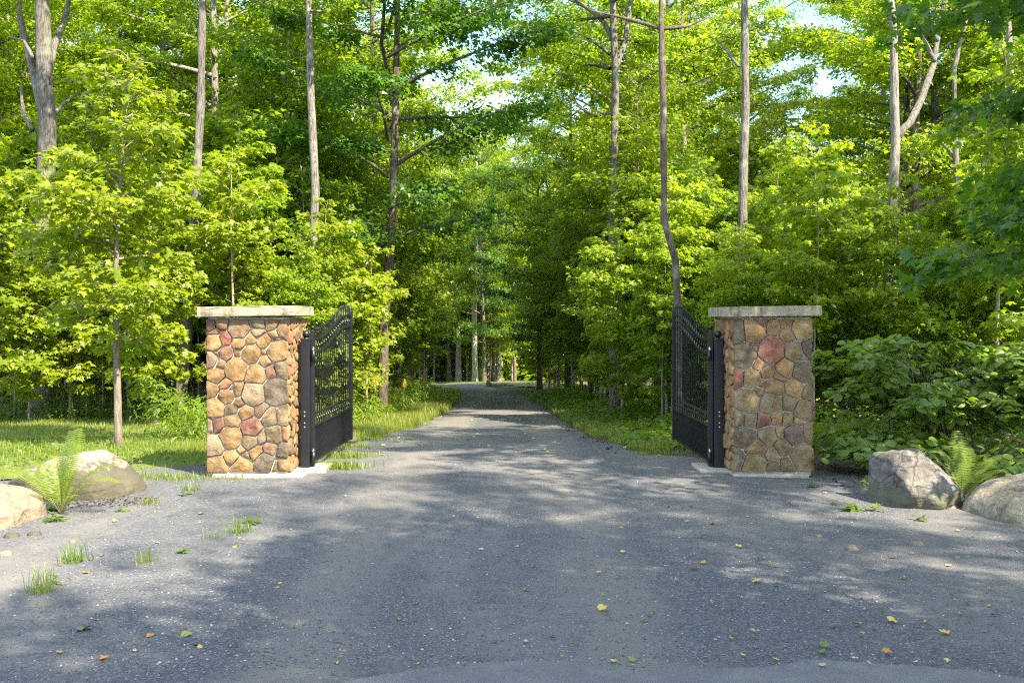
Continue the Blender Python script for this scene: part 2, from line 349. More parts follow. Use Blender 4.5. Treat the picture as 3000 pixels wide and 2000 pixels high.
# ------------------------------------------------------------------ ground sheets
def grid_sheet(name, xs, ys, zf, material, kind='structure'):
    X, Y = np.meshgrid(xs, ys) if not isinstance(xs, tuple) else xs
    Z = zf(X, Y); V = np.stack([X, Y, Z], -1).reshape(-1, 3); ny, nx = X.shape
    i = np.arange(ny - 1)[:, None] * nx + np.arange(nx - 1)[None]
    Fq = np.stack([i, i + 1, i + 1 + nx, i + nx], -1).reshape(-1, 4)
    o = link(name, np_mesh(name, V, Fq, np.full(len(Fq), 4), material, smooth_f=True)); tag(o, kind=kind); return o
def spaced(a, b, lo, hi, fine, coarse):
    out = [a]; 
    while out[-1] < b: out.append(out[-1] + (fine if lo < out[-1] < hi else coarse))
    return np.array(out)
gx = spaced(-260, 260, -16, 16, .4, 6); gy = spaced(-80, 400, -8, 90, .5, 8)
def zg(X, Y):     # sinks under the drive and apron so that their sheets lie clear above it
    return ground_z(X, Y) - 0.03 + 0.035 * (smooth(0, .5, edge_dist(X, Y)))
def drive_lr(y):
    L = np.interp(y, [-40, 7.6, 8.8, 10.2, 11.3, 12.2, 13.2, 15.4, 18.3, 25.7, 38, 50, 57, 64, 72, 85], [-30, -12, -10, -5.6, -3.7, -2.9, -2.62, -2.35, -1.98, -1.82, -2.15, -2.65, -3.1, -3.7, -5.2, -9.5])
    R = np.interp(y, [-40, 7.5, 8.6, 9.8, 11.0, 12.2, 13.0, 15.7, 20.6, 26.6, 38, 50, 57, 64, 72, 85], [30, 7.5, 4.7, 4.3, 3.6, 2.35, 1.75, 1.42, 1.22, 1.15, .75, -.05, -.75, -1.8, -3.7, -8.2])
    return L, R
def edge_dist(X, Y):  # positive outside the gravel
    L, R = drive_lr(Y); return np.maximum(L - X, X - R)
grid_sheet('ground', gx, gy, zg, M['soil'])
# gravel drive with ragged edges
dy = np.concatenate([np.arange(-25, 4, 1.0), np.arange(4, 30, .14), np.arange(30, 70, .5)]); du = np.linspace(0, 1, 61)
Lr, Rr = drive_lr(dy)
def ragged(y, s): return 0.10 * np.sin(y * 2.1 + s) + 0.07 * np.sin(y * 5.3 + 2 * s) + .05 * np.sin(y * 11.7 + s)
Lr = Lr + ragged(dy, 1); Rr = Rr + ragged(dy, 4)
XX = Lr[:, None] + (Rr - Lr)[:, None] * du[None]; YY = np.repeat(dy[:, None], 61, 1)
def zd(X, Y):
    e = np.minimum(du[None] * (Rr - Lr)[:, None], (1 - du[None]) * (Rr - Lr)[:, None])
    und = .006 * np.sin(X * 3.1 + Y) * np.sin(Y * 1.7) + .01 * np.sin(X * 1.1) * np.sin(Y * .6 + 1)
    return ground_z(X, Y) + .012 + und * (np.abs(X) < 20) - .055 * (1 - smooth(0, .28, e))
grid_sheet('gravel_drive', (XX, YY), None, zd, M['gravel'])
# compacted road skirting the drive, nearest the camera
rx = np.linspace(-14, 14, 220); edge = np.interp(rx, [-14, -2.2, -1.1, -.3, .25, .6, 1.2, 1.9, 2.4, 14], [3.2, 4.6, 4.82, 4.95, 4.93, 4.84, 4.92, 4.86, 4.7, 3.4]) + .016 * np.sin(rx * 9) + .012 * np.sin(rx * 23) + .008 * np.sin(rx * 61)
rv = np.linspace(0, 1, 24) ** .5
RX = np.repeat(rx[None], 24, 0); RY = -20 + (edge[None] + 20) * rv[:, None]
grid_sheet('road', (RX, RY), None, lambda X, Y: ground_z(X, Y) + .034 - .03 * (1 - smooth(0, .25, (edge[None] - Y))) , M['road'])
# lawn sheets
ly = np.arange(9.4, 19.5, .2); lu = np.linspace(0, 1, 40)
def lawn_x(y): return drive_lr(y)[0] + .12 + .1 * np.sin(y * 3)
LX = -16 + (lawn_x(ly)[:, None] + 16) * lu[None]; LY = np.repeat(ly[:, None], 40, 1)
grid_sheet('lawn', (LX, LY), None, lambda X, Y: ground_z(X, Y) + .012 + .015 * np.sin(X * 2.3) * np.sin(Y * 3.1), M['lawn'])
fy = np.arange(58, 82, .8); FX = np.linspace(-10.5, 1.5, 24)[None] + np.zeros((len(fy), 1))
grid_sheet('far_lawn', (FX, np.repeat(fy[:, None], 24, 1)), None, lambda X, Y: ground_z(X, Y) + .02 + .10 * smooth(.3, 2.5, edge_dist(X, Y)) - .06 * (1 - smooth(0, .5, edge_dist(X, Y))), M['lawn'])

# ------------------------------------------------------------------ leaf tools
def T_maple():
    h = [(.17, -.05), (.40, .04), (.22, .22), (.56, .50), (.21, .52), (.13, .68)]
    out = [(0, 0)] + h + [(0, 1.0)] + [(-x, y) for x, y in h[::-1]]
    V = [(x, y, -.22 * abs(x) - .10 * y * y) for x, y in out] + [(0, .33, .02)]
    n = len(out); return np.array(V, float), [(n, i, (i + 1) % n) for i in range(n)]
def T_lobed():
    V = [(0, 0, 0), (.46, .22, -.10), (.20, .52, -.06), (0, 1, -.12), (-.20, .52, -.06), (-.46, .22, -.10)]
    return np.array(V, float), [(0, 1, 2, 3), (0, 3, 4, 5)]
def T_round():
    h = [(.26, -.06), (.45, .12), (.50, .36), (.42, .60), (.22, .82)]
    out = [(0, 0)] + h + [(0, 1.0)] + [(-x, y) for x, y in h[::-1]]
    V = [(x, y, -.25 * abs(x) - .15 * y * y) for x, y in out] + [(0, .4, .03)]
    n = len(out); return np.array(V, float), [(n, i, (i + 1) % n) for i in range(n)]
def T_lance():
    V = [(0, 0, 0), (.13, .3, -.03), (.10, .65, -.05), (0, 1, -.16), (-.10, .65, -.05), (-.13, .3, -.03)]
    return np.array(V, float), [(0, 1, 2, 3), (0, 3, 4, 5)]
T_MAPLE, T_LOBED, T_ROUND, T_LANCE = T_maple(), T_lobed(), T_round(), T_lance()
def frames(az, pitch, roll):
    """leaf axes: direction, side, normal"""
    D = np.stack([np.cos(az) * np.cos(pitch), np.sin(az) * np.cos(pitch), -np.sin(pitch)], -1)
    S = np.stack([np.sin(az), -np.cos(az), 0 * az], -1); Nn = np.cross(S, D)
    S2 = S * np.cos(roll)[:, None] + Nn * np.sin(roll)[:, None]; N2 = np.cross(S2, D)
    return D, S2, N2
def leaves_mesh(name, L, tmpl, material):
    P, az, pitch, roll, size, var = L
    D, S, Nn = frames(az, pitch, roll); V, Fc = tmpl; k = len(V)
    W = P[:, None, :] + size[:, None, None] * (V[None, :, 0:1] * S[:, None] + V[None, :, 1:2] * D[:, None] + V[None, :, 2:3] * Nn[:, None])
    base = np.arange(len(P)) * k; fi = np.concatenate([np.array(f) for f in Fc]); sz = np.array([len(f) for f in Fc])
    idx = (base[:, None] + fi[None]).ravel()
    return np_mesh(name, W.reshape(-1, 3), idx, np.tile(sz, len(P)), material, np.repeat(var, len(Fc)))
def leaf_parts(parent, L, idxs, tmpl, material, name='leaf'):
    P, az, pitch, roll, size, var = L; D, S, Nn = frames(az, pitch, roll)
    nv = 4; protos = []
    for q in range(nv):
        protos.append(np_mesh(name, tmpl[0], np.concatenate([np.array(f) for f in tmpl[1]]), [len(f) for f in tmpl[1]], material, np.full(len(tmpl[1]), (q + .5) / nv)))
    for i in idxs:
        o = bpy.data.objects.new(name, protos[min(nv - 1, int(var[i] * nv))]); COL.objects.link(o); o.parent = parent
        s = size[i]; m = Matrix((tuple(S[i] * s), tuple(D[i] * s), tuple(Nn[i] * s))).transposed().to_4x4(); m.translation = Vector(P[i]); o.matrix_local = m
def cat_L(parts): return tuple(np.concatenate([p[i] for p in parts]) for i in range(6))
def sub_L(L, m): return tuple(a[m] for a in L)

def spray(r, start, az, length, rise, n, size, wid=.42, wood=None, wr=.01, droop=.25, lowdens=.0, thick=.07):
    """flat fan of leaves along a twig; returns leaf arrays"""
    start = np.array(start, float); d = np.array([math.cos(az), math.sin(az)]); p = np.array([-d[1], d[0]])
    t = lowdens + (1 - lowdens) * r.rand(n) ** .75; lat = (r.rand(n) * 2 - 1)
    w_ = wid * length * np.sin(np.pi * np.clip(t * .86 + .12, 0, 1)) ** .8
    zc = rise * length * (t - .45 * t * t) - droop * length * t * t * .5
    xy = start[:2] + (t * length)[:, None] * d + (lat * w_)[:, None] * p
    z = start[2] + zc - .12 * np.abs(lat) * w_ + r.randn(n) * .035 * (.5 + length * .35)
    z = z + r.randn(n) * length * thick - thick * length * .5 * (lat ** 2)
    P = np.stack([xy[:, 0], xy[:, 1], z], -1)
    a = az + lat * 1.1 + r.randn(n) * .7
    pitch = .38 + r.randn(n) * .36; roll = r.randn(n) * .5
    s = size * (.65 + .6 * r.rand(n)); v = np.clip(.5 + r.randn(n) * .24, 0, 1)
    if wood is not None:
        pts = []
        for q in np.linspace(0, 1, 4):
            pts.append((start[0] + d[0] * q * length, start[1] + d[1] * q * length, start[2] + rise * length * (q - .45 * q * q) - droop * length * q * q * .5))
        wood.tube(pts, [wr, wr * .75, wr * .5, wr * .22], 4, False)
    return (P, a, pitch, roll, s, v)

def understory(seed, H, cb, R, nleaf, size, tr=.045, tiers=None, wob=.12):
    """layered young maple: returns trunk MB, limbs MB, leaf arrays"""
    r = rs(seed); tr_m = MB(); lm = MB(); ph = r.rand(4) * 6
    def axis(z): f = z / H; return np.array([wob * math.sin(z * .9 + ph[0]) * f, wob * math.cos(z * .7 + ph[1]) * f, z])
    zs = np.linspace(-.15, H, 14); tr_m.tube([axis(z) for z in zs], [tr * (1 - .9 * max(z, 0) / H) + (.25 * tr if z <= 0 else 0) for z in zs], 8)
    nb = tiers or int((H - cb) * 10); parts = []; ws = []
    for i in range(nb):
        u = (i + r.rand()) / nb; z0 = cb + (H - cb) * u
        prof = (math.sin(min(1, u * 1.15 + .22) * math.pi * .5) if u < .6 else 1.0) * (1 - u ** 1.7) ** .8 + .12
        ws.append((z0, u, R * prof * (.65 + .5 * r.rand()), r.rand() * 2 * math.pi))
    area = sum(x[2] ** 2 for x in ws)
    for z0, u, L_, az in ws:
        n = max(10, int(nleaf * L_ ** 2 / area)); st = axis(z0); rise = .15 + .75 * u + .1 * r.randn()
        parts.append(spray(r, st, az, L_, rise, int(n * .62), size, .40, lm, tr * .32 * (L_ / R + .2), .28, thick=.06))
        for k in range(2):
            q = .3 + .35 * r.rand(); a2 = az + (.7 if k else -.7) + .3 * r.randn()
            sp = st + np.array([math.cos(az) * q * L_, math.sin(az) * q * L_, rise * L_ * (q - .45 * q * q)])
            parts.append(spray(r, sp, a2, L_ * .62, .1, int(n * .19), size, .45, lm, tr * .15, .25))
    return tr_m, lm, cat_L(parts)

def tall(seed, H, cb, R, nleaf, size, tr=.17, nl=22, droop=.3, lean=(0, 0), wob=.25, upright=.6):
    """tall forest tree with limbs carrying leaf sprays"""
    r = rs(seed); tm = MB(); lm = MB(); ph = r.rand(4) * 6
    def axis(z): f = z / H; return np.array([lean[0] * f * f + wob * math.sin(z * .35 + ph[0]) * f, lean[1] * f * f + wob * math.cos(z * .3 + ph[1]) * f, z])
    zs = np.concatenate([[-.3, 0, .4], np.linspace(1.2, H, 14)])
    tm.tube([axis(z) for z in zs], [tr * (1.35 if z <= 0 else 1.12 if z < 1 else (1 - .86 * z / H)) for z in zs], 10)
    parts = []; limbs = []
    for i in range(nl):
        u = (i + r.rand()) / nl; z0 = cb + (H - cb) * u * .94
        prof = min(1, .45 + u * 1.6) * (1 - u ** 2.2) ** .7 + .15
        limbs.append((z0, u, R * prof * (.6 + .55 * r.rand()), i * 2.4 + r.rand() * 1.2))
    tot = sum(l[2] for l in limbs)
    for z0, u, L_, az in limbs:
        st = axis(z0); rise = upright * (.4 + .9 * u) + .15 * r.randn()
        pts = []; kn = 6; cur = st.copy(); a = az
        for q in range(kn + 1):
            pts.append(cur.copy()); a += r.randn() * .16
            step = L_ / kn; zc = rise * (1 - .13 * q)
            cur = cur + np.array([math.cos(a) * step, math.sin(a) * step, zc * step])
        r0 = tr * (.16 + .28 * L_ / R) * (1 - .5 * u)
        lm.tube(pts, [r0 * (1 - .85 * q / kn) for q in range(kn + 1)], 5, False)
        ns = int(5 + L_ * 2.3); n = max(8, int(nleaf * L_ / tot / ns))
        for k in range(ns):
            q = .22 + .78 * r.rand(); f = q * kn; j = min(kn - 1, int(f)); p = pts[j] + (pts[j + 1] - pts[j]) * (f - j)
            parts.append(spray(r, p, az + r.randn() * .9, (.55 + .75 * r.rand()) * (1.25 - .3 * q), .15 + .35 * r.rand(), n, size, .5, lm if k % 2 == 0 else None, .010, droop, thick=.12))
    return tm, lm, cat_L(parts)

# ------------------------------------------------------------------ tree kinds
def kind(builder, tmpl, leafm, barkm):
    tm, lm, L = builder
    return dict(trunk=tm.mesh('trunk', barkm, True), limbs=lm.mesh('limbs', barkm, True), crown=leaves_mesh('crown', L, tmpl, leafm))
K = {}
K['sap1'] = kind(understory(11, 5.6, .7, 1.7, 6800, .125, .045), T_MAPLE, M['leaf_maple'], M['bark_sapling'])
K['sap2'] = kind(understory(12, 7.2, 1.2, 2.0, 10000, .13, .05), T_LOBED, M['leaf_maple'], M['bark_sapling'])
K['sap3'] = kind(understory(13, 4.2, .5, 1.5, 5600, .12, .035), T_MAPLE, M['leaf_tall'], M['bark_sapling'])
K['sap4'] = kind(understory(14, 9.0, 2.0, 2.3, 13000, .13, .07), T_LOBED, M['leaf_maple'], M['bark_sapling'])
K['tall1'] = kind(tall(21, 17, 5.0, 4.0, 30000, .115, .17, 26), T_LOBED, M['leaf_tall'], M['bark'])
K['tall2'] = kind(tall(22, 19, 6.5, 4.4, 33000, .115, .20, 28), T_LOBED, M['leaf_tall'], M['bark_pale'])
K['tall3'] = kind(tall(23, 15, 3.2, 3.5, 27000, .11, .14, 30), T_LOBED, M['leaf_maple'], M['bark_dark'])
K['tall4'] = kind(tall(24, 21, 8.5, 4.2, 28000, .115, .21, 26), T_LOBED, M['leaf_tall'], M['bark'])
K['dark1'] = kind(tall(25, 14, 2.4, 3.2, 30000, .115, .14, 34, upright=.55), T_LOBED, M['leaf_dark'], M['bark_dark'])

K['pole'] = kind(understory(16, 6.0, 2.1, 1.25, 3600, .12, .026), T_MAPLE, M['leaf_maple'], M['bark_sapling'])
def tree(kd, x, y, s=1.0, rz=0.0, label=None, group=None, name='forest_tree', trunk=None, cat='tree', sz=None):
    k = K[kd]; e = empty(name, (x, y, gz(x, y) - .02), rz); e.scale = (s, s, s * (sz or 1))
    tag(e, label, cat, group)
    link('trunk', trunk or k['trunk'], e); link('limbs', k['limbs'], e); link('crown', k['crown'], e)
    return e

# generic planting -------------------------------------------------
r0 = rs(5); planted = []
def try_plant(x, y, md):
    for a, b, m in planted:
        if (a - x) ** 2 + (b - y) ** 2 < max(md, m) ** 2 * .6: return False
    planted.append((x, y, md)); return True
LBL = {'lt': 'tall leafy tree inside the wood left of the drive', 'lu': 'young maple in the leafy understorey left of the drive',
       'rt': 'tall leafy tree inside the wood right of the drive', 'ru': 'young maple in the leafy understorey right of the drive',
       'far': 'distant forest tree beyond the far end of the drive', 'sh': 'shade tree standing on the near right side, casting dappled shade'}
GRP = {'lt': 'tall trees in the left wood', 'lu': 'young maples in the left understorey', 'rt': 'tall trees in the right wood',
       'ru': 'young maples in the right understorey', 'far': 'distant trees past the drive', 'sh': 'shade trees near the entrance'}
BK = dict(tall1='grey-barked', tall2='pale-barked', tall3='brown-barked', tall4='grey high-crowned', dark1='dark bushy', sap1='low spreading', sap2='slim tiered', sap3='short bushy', sap4='tall slender', pole='thin bare-stemmed')
def where(x, y):
    p = 1500 + x / max(y, 1) * F; row = 'wood edge' if y < 21 else 'second row' if y < 26 else 'third row' if y < 33 else 'mid wood' if y < 42 else 'deep wood' if y < 55 else 'far wood'
    lm_ = next(b for a, b in ((0, 'beyond the left photo edge'), (250, 'behind the large pale boulder'), (450, 'behind the maple sapling'), (620, 'left of the left pillar'), (760, 'above the left half of the left pillar'), (900, 'above the right half of the left pillar'), (1040, 'behind the left gate'), (1160, 'by the dark brown trunk'), (1300, 'at the left drive edge'),
               (1400, 'at the bend of the drive'), (1500, 'over the drive end'), (1620, 'at the right drive edge'), (1760, 'right of the drive'), (1900, 'by the double-leader tree'), (2050, 'behind the right gate'), (2200, 'above the left half of the right pillar'), (2400, 'above the right half of the right pillar'), (2560, 'just right of the right pillar'), (2700, 'by the broken snag'), (2850, 'above the round-leaved shrub'), (3000, 'near the right photo edge'), (1e9, 'beyond the right photo edge')) if p < a)
    return row + ' ' + lm_
HK = dict(pole=6.2, sap1=5.8, sap2=7.4, sap3=4.4, sap4=9.2, sapy=4.8); RK = dict(pole=1.3, sap1=1.7, sap2=2.0, sap3=1.5, sap4=2.3)
def plant(code, kinds, x, y, s):
    kd = kinds[r0.randint(len(kinds))]
    if kd in RK and y > 1:      # young trees in front of a tall bare trunk stay low enough to leave it showing
        for pt, dt, pl in ((2180, 18.5, 640), (1797, 24, 620), (905, 20, 720), (590, 18.6, 520), (1125, 22.5, 760), (2620, 17, 480)):
            if y < dt + .3 and abs(1500 + x / y * F - pt) < RK[kd] * s * .8 / y * F:
                s = max(.5, min(s, (1.71 + (930 - pl) / F * y - gz(x, y)) / HK[kd]))
    tree(kd, x, y, s, r0.rand() * 6.28, BK[kd] + (' young maple, ' if kd[:3] in ('sap', 'pol') else ' tree, ') + where(x, y), 'young maples of the wood' if kd[:3] in ('sap', 'pol') else 'trees of the wood', 'young_maple' if kd[:3] in ('sap', 'pol') else 'forest_tree')

# specific trunks: path in photo pixels at a distance, kind of crown, radius at base
def named_tree(path, d, rad, bark, crown, label, name='forest_tree', cs=1.0, top=None, branches=(), czoff=0):
    p = [at(a, b, d) for a, b in path]; bx = p[0].x; base = Vector((bx, d, gz(bx, d)))
    pts = [Vector((bx, d, base.z - .3)) - base] + ([Vector((bx, d, base.z)) - base] if p[0].z > base.z + .5 else []) + [q - base for q in p]
    H = pts[-1].z; m = MB()
    m.tube(pts, [rad * .9 * (1.25 if i == 0 else 1 - .45 * max(q.z, 0) / max(H, 1)) for i, q in enumerate(pts)], 12)
    e = empty(name, base); tag(e, label, 'tree'); planted.append((bx, d, 1.0))
    link('trunk', subdiv_tube(m, bark), e)
    if branches:
        b = MB()
        for bp, br in branches:
            q = [at(a, c, d + (i * .25 if i else 0)) - base for i, (a, c) in enumerate(bp)]
            b.tube(q, [br * (1 - .6 * i / (len(q) - 1)) for i in range(len(q))], 8)
        link('limb', subdiv_tube(b, bark), e)
    if crown:
        k = K[crown]
        for nm in ('limbs', 'crown'):
            o = link(nm, k[nm], e); o.scale = (cs,) * 3; o.rotation_euler = (0, 0, bx * 3); o.location = (pts[-1].x * .5, 0, czoff)
    return e
def subdiv_tube(m, bark):
    me = m.mesh('trunk', bark, True)
    bm = bmesh.new(); bm.from_mesh(me); bmesh.ops.subdivide_edges(bm, edges=[e for e in bm.edges if e.calc_length() > .5], cuts=3, use_grid_fill=True)
    for v in bm.verts:
        n = mnoise.noise(v.co * 1.7) * .02 + mnoise.noise(v.co * 6) * .008; v.co += v.normal * n
    bm.to_mesh(me); bm.free(); return me

named_tree([(125, 1190), (128, 700), (140, 380), (128, 160), (122, -60)], 20, .27, M['bark'], 'tall2', 'thick pale many-limbed old tree at the far left of the wood', cs=.7, czoff=4,
           branches=[(((125, 330), (95, 200), (60, 60), (50, -80)), .10), (((100, 170), (70, 120), (28, 108)), .05), (((136, 230), (155, 140), (190, 60), (215, -60)), .10),
                     (((95, 380), (68, 330), (62, 250)), .05), (((145, 350), (180, 310), (230, 270)), .055)])
named_tree([(527, 1195), (545, 1000), (575, 560), (588, 300), (595, -80)], 18.6, .13, M['bark'], 'tall4', 'slender grey tree leaning right behind the left stone pillar', cs=.62, czoff=3.5)
named_tree([(905, 1170), (908, 900), (925, 560), (912, 300), (902, -60)], 20.0, .13, M['bark'], 'tall1', 'pale mottled trunk rising behind the open left gate', cs=.62, czoff=5.2)
named_tree([(1122, 1180), (1125, 930), (1150, 640), (1160, 300), (1165, -60)], 22.5, .135, M['bark_dark'], 'dark1', 'dark brown trunk beside the drive, left of its far opening', cs=1.0, czoff=1.2)
named_tree([(1045, 1160), (1050, 700), (1065, 400), (1050, 200)], 34, .15, M['bark_pale'], 'tall3', 'sunlit pale trunk between the dark trunk and the left gate')
named_tree([(1800, 1190), (1795, 700), (1803, 260), (1795, 0), (1790, -60)], 24, .15, M['bark_pale'], 'tall4', 'pale double-leader tree right of the drive with forked limbs', cs=.8, czoff=1.5,
           branches=[(((1800, 120), (1765, 60), (1700, 10), (1640, -40)), .07), (((1800, 210), (1830, 130), (1850, 0), (1850, -60)), .09), (((1798, 330), (1740, 340), (1690, 310)), .04)])
named_tree([(1990, 1200), (1987, 920), (1978, 760), (1945, 640), (1943, 300), (1938, 100), (1935, -60)], 14.7, .07, M['bark_dark'], None, 'thin dark crooked trunk rising behind the right gate',
           branches=[(((1943, 85), (2010, 78), (2080, 50)), .03), (((1943, 85), (1850, 60), (1730, 30), (1690, 0)), .03)])
named_tree([(2180, 1190), (2176, 600), (2185, 300), (2180, -60)], 18.5, .125, M['bark'], 'tall1', 'straight grey trunk rising above the right stone pillar', cs=.62, czoff=6.0,
           branches=[(((2164, 195), (2130, 150), (2095, 110)), .035)])
named_tree([(2615, 1200), (2600, 900), (2625, 400), (2620, 290), (2618, 80), (2600, -50)], 17.0, .125, M['bark_pale'], None, 'broken pale snag with a curving forked limb at the upper right',
           branches=[(((2625, 400), (2665, 360), (2700, 290), (2735, 190), (2750, 90), (2775, -40)), .085), (((2738, 180), (2715, 130), (2690, 90)), .035), (((2745, 120), (2730, 60), (2722, 0)), .04)])
named_tree([(2830, 1200), (2825, 960), (2815, 760), (2800, 450), (2795, 200), (2830, 60)], 20, .075, M['bark_pale'], None, 'thin pale birch-like trunk near the right edge of the photo',
           branches=[(((2800, 470), (2760, 420), (2720, 380)), .03)])
named_tree([(2985, 1200), (2988, 700), (2985, 480), (2960, 200), (2950, -50)], 19, .10, M['bark_pale'], 'tall3', 'trunk cut by the right edge of the photo', cs=.7, czoff=6.0)

# left wood
for i in range(26):
    x = -14.5 + 11 * (i + .5) / 26 + r0.randn() * .3; y = 20.2 + 2.2 * r0.rand() + (1.5 if i % 3 == 0 else 0)
    if x > -4.6: y += 1.5
    if try_plant(x, y, .8): plant('lu', ['sap1', 'sap2', 'sap3', 'sap1'], x, y, .85 + .35 * r0.rand())
for i in range(58):
    y = 24 + 40 * r0.rand() ** 1.15; x = -3.9 - (y * .56 - 2) * r0.rand() ** .9
    L_, _ = drive_lr(y)
    if x > L_ - 2: x = L_ - 2.1
    if try_plant(x, y, 1.8): plant('lt', ['tall1', 'tall2', 'tall3', 'tall4', 'tall3', 'sap4'], x, y, .85 + .3 * r0.rand())
for i in range(34):
    y = 23 + 34 * r0.rand(); x = -4.0 - (y * .5 - 3) * r0.rand() ** 1.4
    L_, _ = drive_lr(y)
    if x > L_ - 1.7: x = L_ - 1.8
    if try_plant(x, y, 1.1): plant('lu', ['sap2', 'sap4', 'sap1', 'sap4'], x, y, .9 + .35 * r0.rand())
# right wood
for i in range(15):
    y = 16.8 + i * 1.9 + r0.rand(); _, R_ = drive_lr(y); x = R_ + 1.9 + r0.rand() * .9
    if try_plant(x, y, .9): plant('ru', ['sap2', 'sap4', 'sap4'], x, y, .85 + .3 * r0.rand())
for i in range(34):
    x = 3.6 + 9.5 * r0.rand(); y = 14.6 + 9 * r0.rand()
    if y < 14.9 and x < 4.0: y += 1
    if abs(x) < y * .56 and try_plant(x, y, 1.0): plant('ru', ['sap1', 'sap1', 'sap3', 'sap1', 'sap3'], x, y, .8 + .3 * r0.rand())
for i in range(70):
    y = 24.5 + 42 * r0.rand() ** 1.2; _, R_ = drive_lr(y); x = max(R_ + 2.4, 3.0) + (y * .56 - 2.5) * r0.rand() ** .9
    if abs(1500 + x / y * F - 2375) < 45 + 2.2 / y * F: continue
    if try_plant(x, y, 1.8): plant('rt', ['tall1', 'tall2', 'tall3', 'tall4', 'tall3'], x, y, .85 + .3 * r0.rand())
for i in range(30):
    y = 24 + 34 * r0.rand(); _, R_ = drive_lr(y); x = R_ + 1.8 + (y * .5 - 3) * r0.rand() ** 1.6
    if try_plant(x, y, 1.1): plant('ru', ['sap2', 'sap4', 'sap1'], x, y, .9 + .35 * r0.rand())
for i in range(17):      # leafy saplings with thin bare stems along the right verge
    y = 15.5 + 26 * (i + r0.rand()) / 17; _, R_ = drive_lr(y); x = R_ + 1.5 + r0.rand() * 1.5
    if try_plant(x, y, .55): plant('ru', ['sap2', 'sap1', 'sap2'], x, y, .7 + .3 * r0.rand())
for i in range(20):
    y = 14.8 + 15 * (i + r0.rand()) / 20; _, R_ = drive_lr(y); x = R_ + 1.3 + 2.2 * r0.rand()
    if try_plant(x, y, .35): plant('ru', ['pole'], x, y, .75 + .35 * r0.rand())
for i in range(14):
    x = -13 + 9 * (i + r0.rand()) / 14; y = 19.3 + 1.6 * r0.rand()
    if try_plant(x, y, .35): plant('lu', ['pole'], x, y, .8 + .3 * r0.rand())
for y in (28, 35, 43): L_, R_ = drive_lr(y); planted.append((R_ + 2, y, 2)); plant('rt', ['tall3', 'tall1'], R_ + 2.1, y + r0.rand(), .95 + .2 * r0.rand()); plant('lt', ['tall1', 'tall3'], L_ - 2.2, y + 1.5, .9 + .25 * r0.rand())
for x, y, s in ((2.3, 20.6, .95), (2.9, 18.4, .85), (3.9, 20.0, .9), (-3.9, 18.3, .62)): planted.append((x, y, .5)); plant('ru' if x > 0 else 'lu', ['sap2', 'sap1'], x, y, s)
# beyond the far lawn
for x, y, s in ((1.4, 50, 1.0), (2.6, 57, 1.15), (-3.2, 83, 1.3), (-5.5, 86, 1.3), (-8, 60, 1.1), (-7.2, 52, 1.0), (-1.6, 84, 1.3), (-2.2, 77, 1.25), (-8.5, 80, 1.2), (-5.5, 47, .9)):
    planted.append((x, y, 2)); plant('far', ['tall3', 'dark1', 'tall3'], x, y, s)
for x, y, s in ((1.5, 55, 1.0), (-4, 87, 1.3), (-2, 90, 1.4), (-7, 88, 1.3), (0, 82, 1.3), (-9, 90, 1.4)): plant('ru' if x > -1 and y < 60 else 'far', ['sap4', 'sap2'], x, y, s)
for x, y in ((-3.0, 80), (-1.2, 86), (-4.6, 84), (-2.2, 94)): plant('far', ['tall2', 'tall4'], x, y, 1.2)
for i in range(50):
    y = 82 + 28 * r0.rand(); x = -34 + 64 * r0.rand()
    if try_plant(x, y, 2.0): plant('far', ['tall1', 'tall2', 'tall3', 'sap4', 'dark1'], x, y, .9 + .3 * r0.rand())
# shade trees right of the camera
SH = [('tall2', 9.7, -1.2, .9), ('tall1', 7.3, -2.5, .85), ('tall2', 8.6, 6.5, .82), ('sap4', 4.4, 2.1, 1.0),
      ('tall2', 3.1, -5.1, .9), ('tall1', 10.1, 9.5, .85), ('tall2', 10.6, -5.8, .85)]
for kd, x, y, s in SH: tree(kd, x, y, s, x * 2.1, LBL['sh'], GRP['sh'])

# far wood that reads as one mass
rf = rs(77); n = 90000
th = rf.rand(n) * 2 - 1; yy = 92 + 16 * rf.rand(n); xx = th * (yy * .62) + rf.randn(n)
hh = 17 + 3.5 * np.sin(xx * .23) + 2 * np.sin(xx * .61 + 1); zz = ground_z(xx, yy) + .2 + hh * rf.rand(n) ** 1.25
fw = link('distant_wood', leaves_mesh('distant_wood', (np.stack([xx, yy, zz], -1), rf.rand(n) * 6.28, .4 + rf.randn(n) * .4, rf.randn(n) * .5, (.55 + .4 * rf.rand(n)), np.clip(.4 + .25 * rf.randn(n), 0, 1)), T_LOBED, M['leaf_tall']))
tag(fw, 'far wood closing the view beyond the end of the drive', 'forest', kind='stuff')

# ------------------------------------------------------------------ stone pillars
PAL = dict(O=(.43, .235, .062), o=(.32, .18, .062), g=(.24, .165, .07), D=(.145, .108, .068), R=(.36, .085, .028), R0=(0,0,0), r=(.36, .16, .07), s=(.46, .17, .06),
           p=(.40, .235, .12), P=(.15, .075, .06), b=(.40, .30, .18), r2=(.24, .085, .05), R2=(.30, .095, .05), g2=(.29, .205, .09), o2=(.31, .22, .09), O2=(.38, .22, .07), RR=(.26, .085, .055))
PAL_R = {k: (c[0] * .98, c[1] * .97, c[2] * .85) for k, c in PAL.items()}
def clip_poly(poly, a, b, c):      # keep a*x+b*y<=c
    out = []
    for i in range(len(poly)):
        p, q = poly[i], poly[(i + 1) % len(poly)]; dp = a * p[0] + b * p[1] - c; dq = a * q[0] + b * q[1] - c
        if dp <= 0: out.append(p)
        if (dp < 0) != (dq < 0) and abs(dp - dq) > 1e-12:
            t = dp / (dp - dq); out.append((p[0] + (q[0] - p[0]) * t, p[1] + (q[1] - p[1]) * t))
    return out
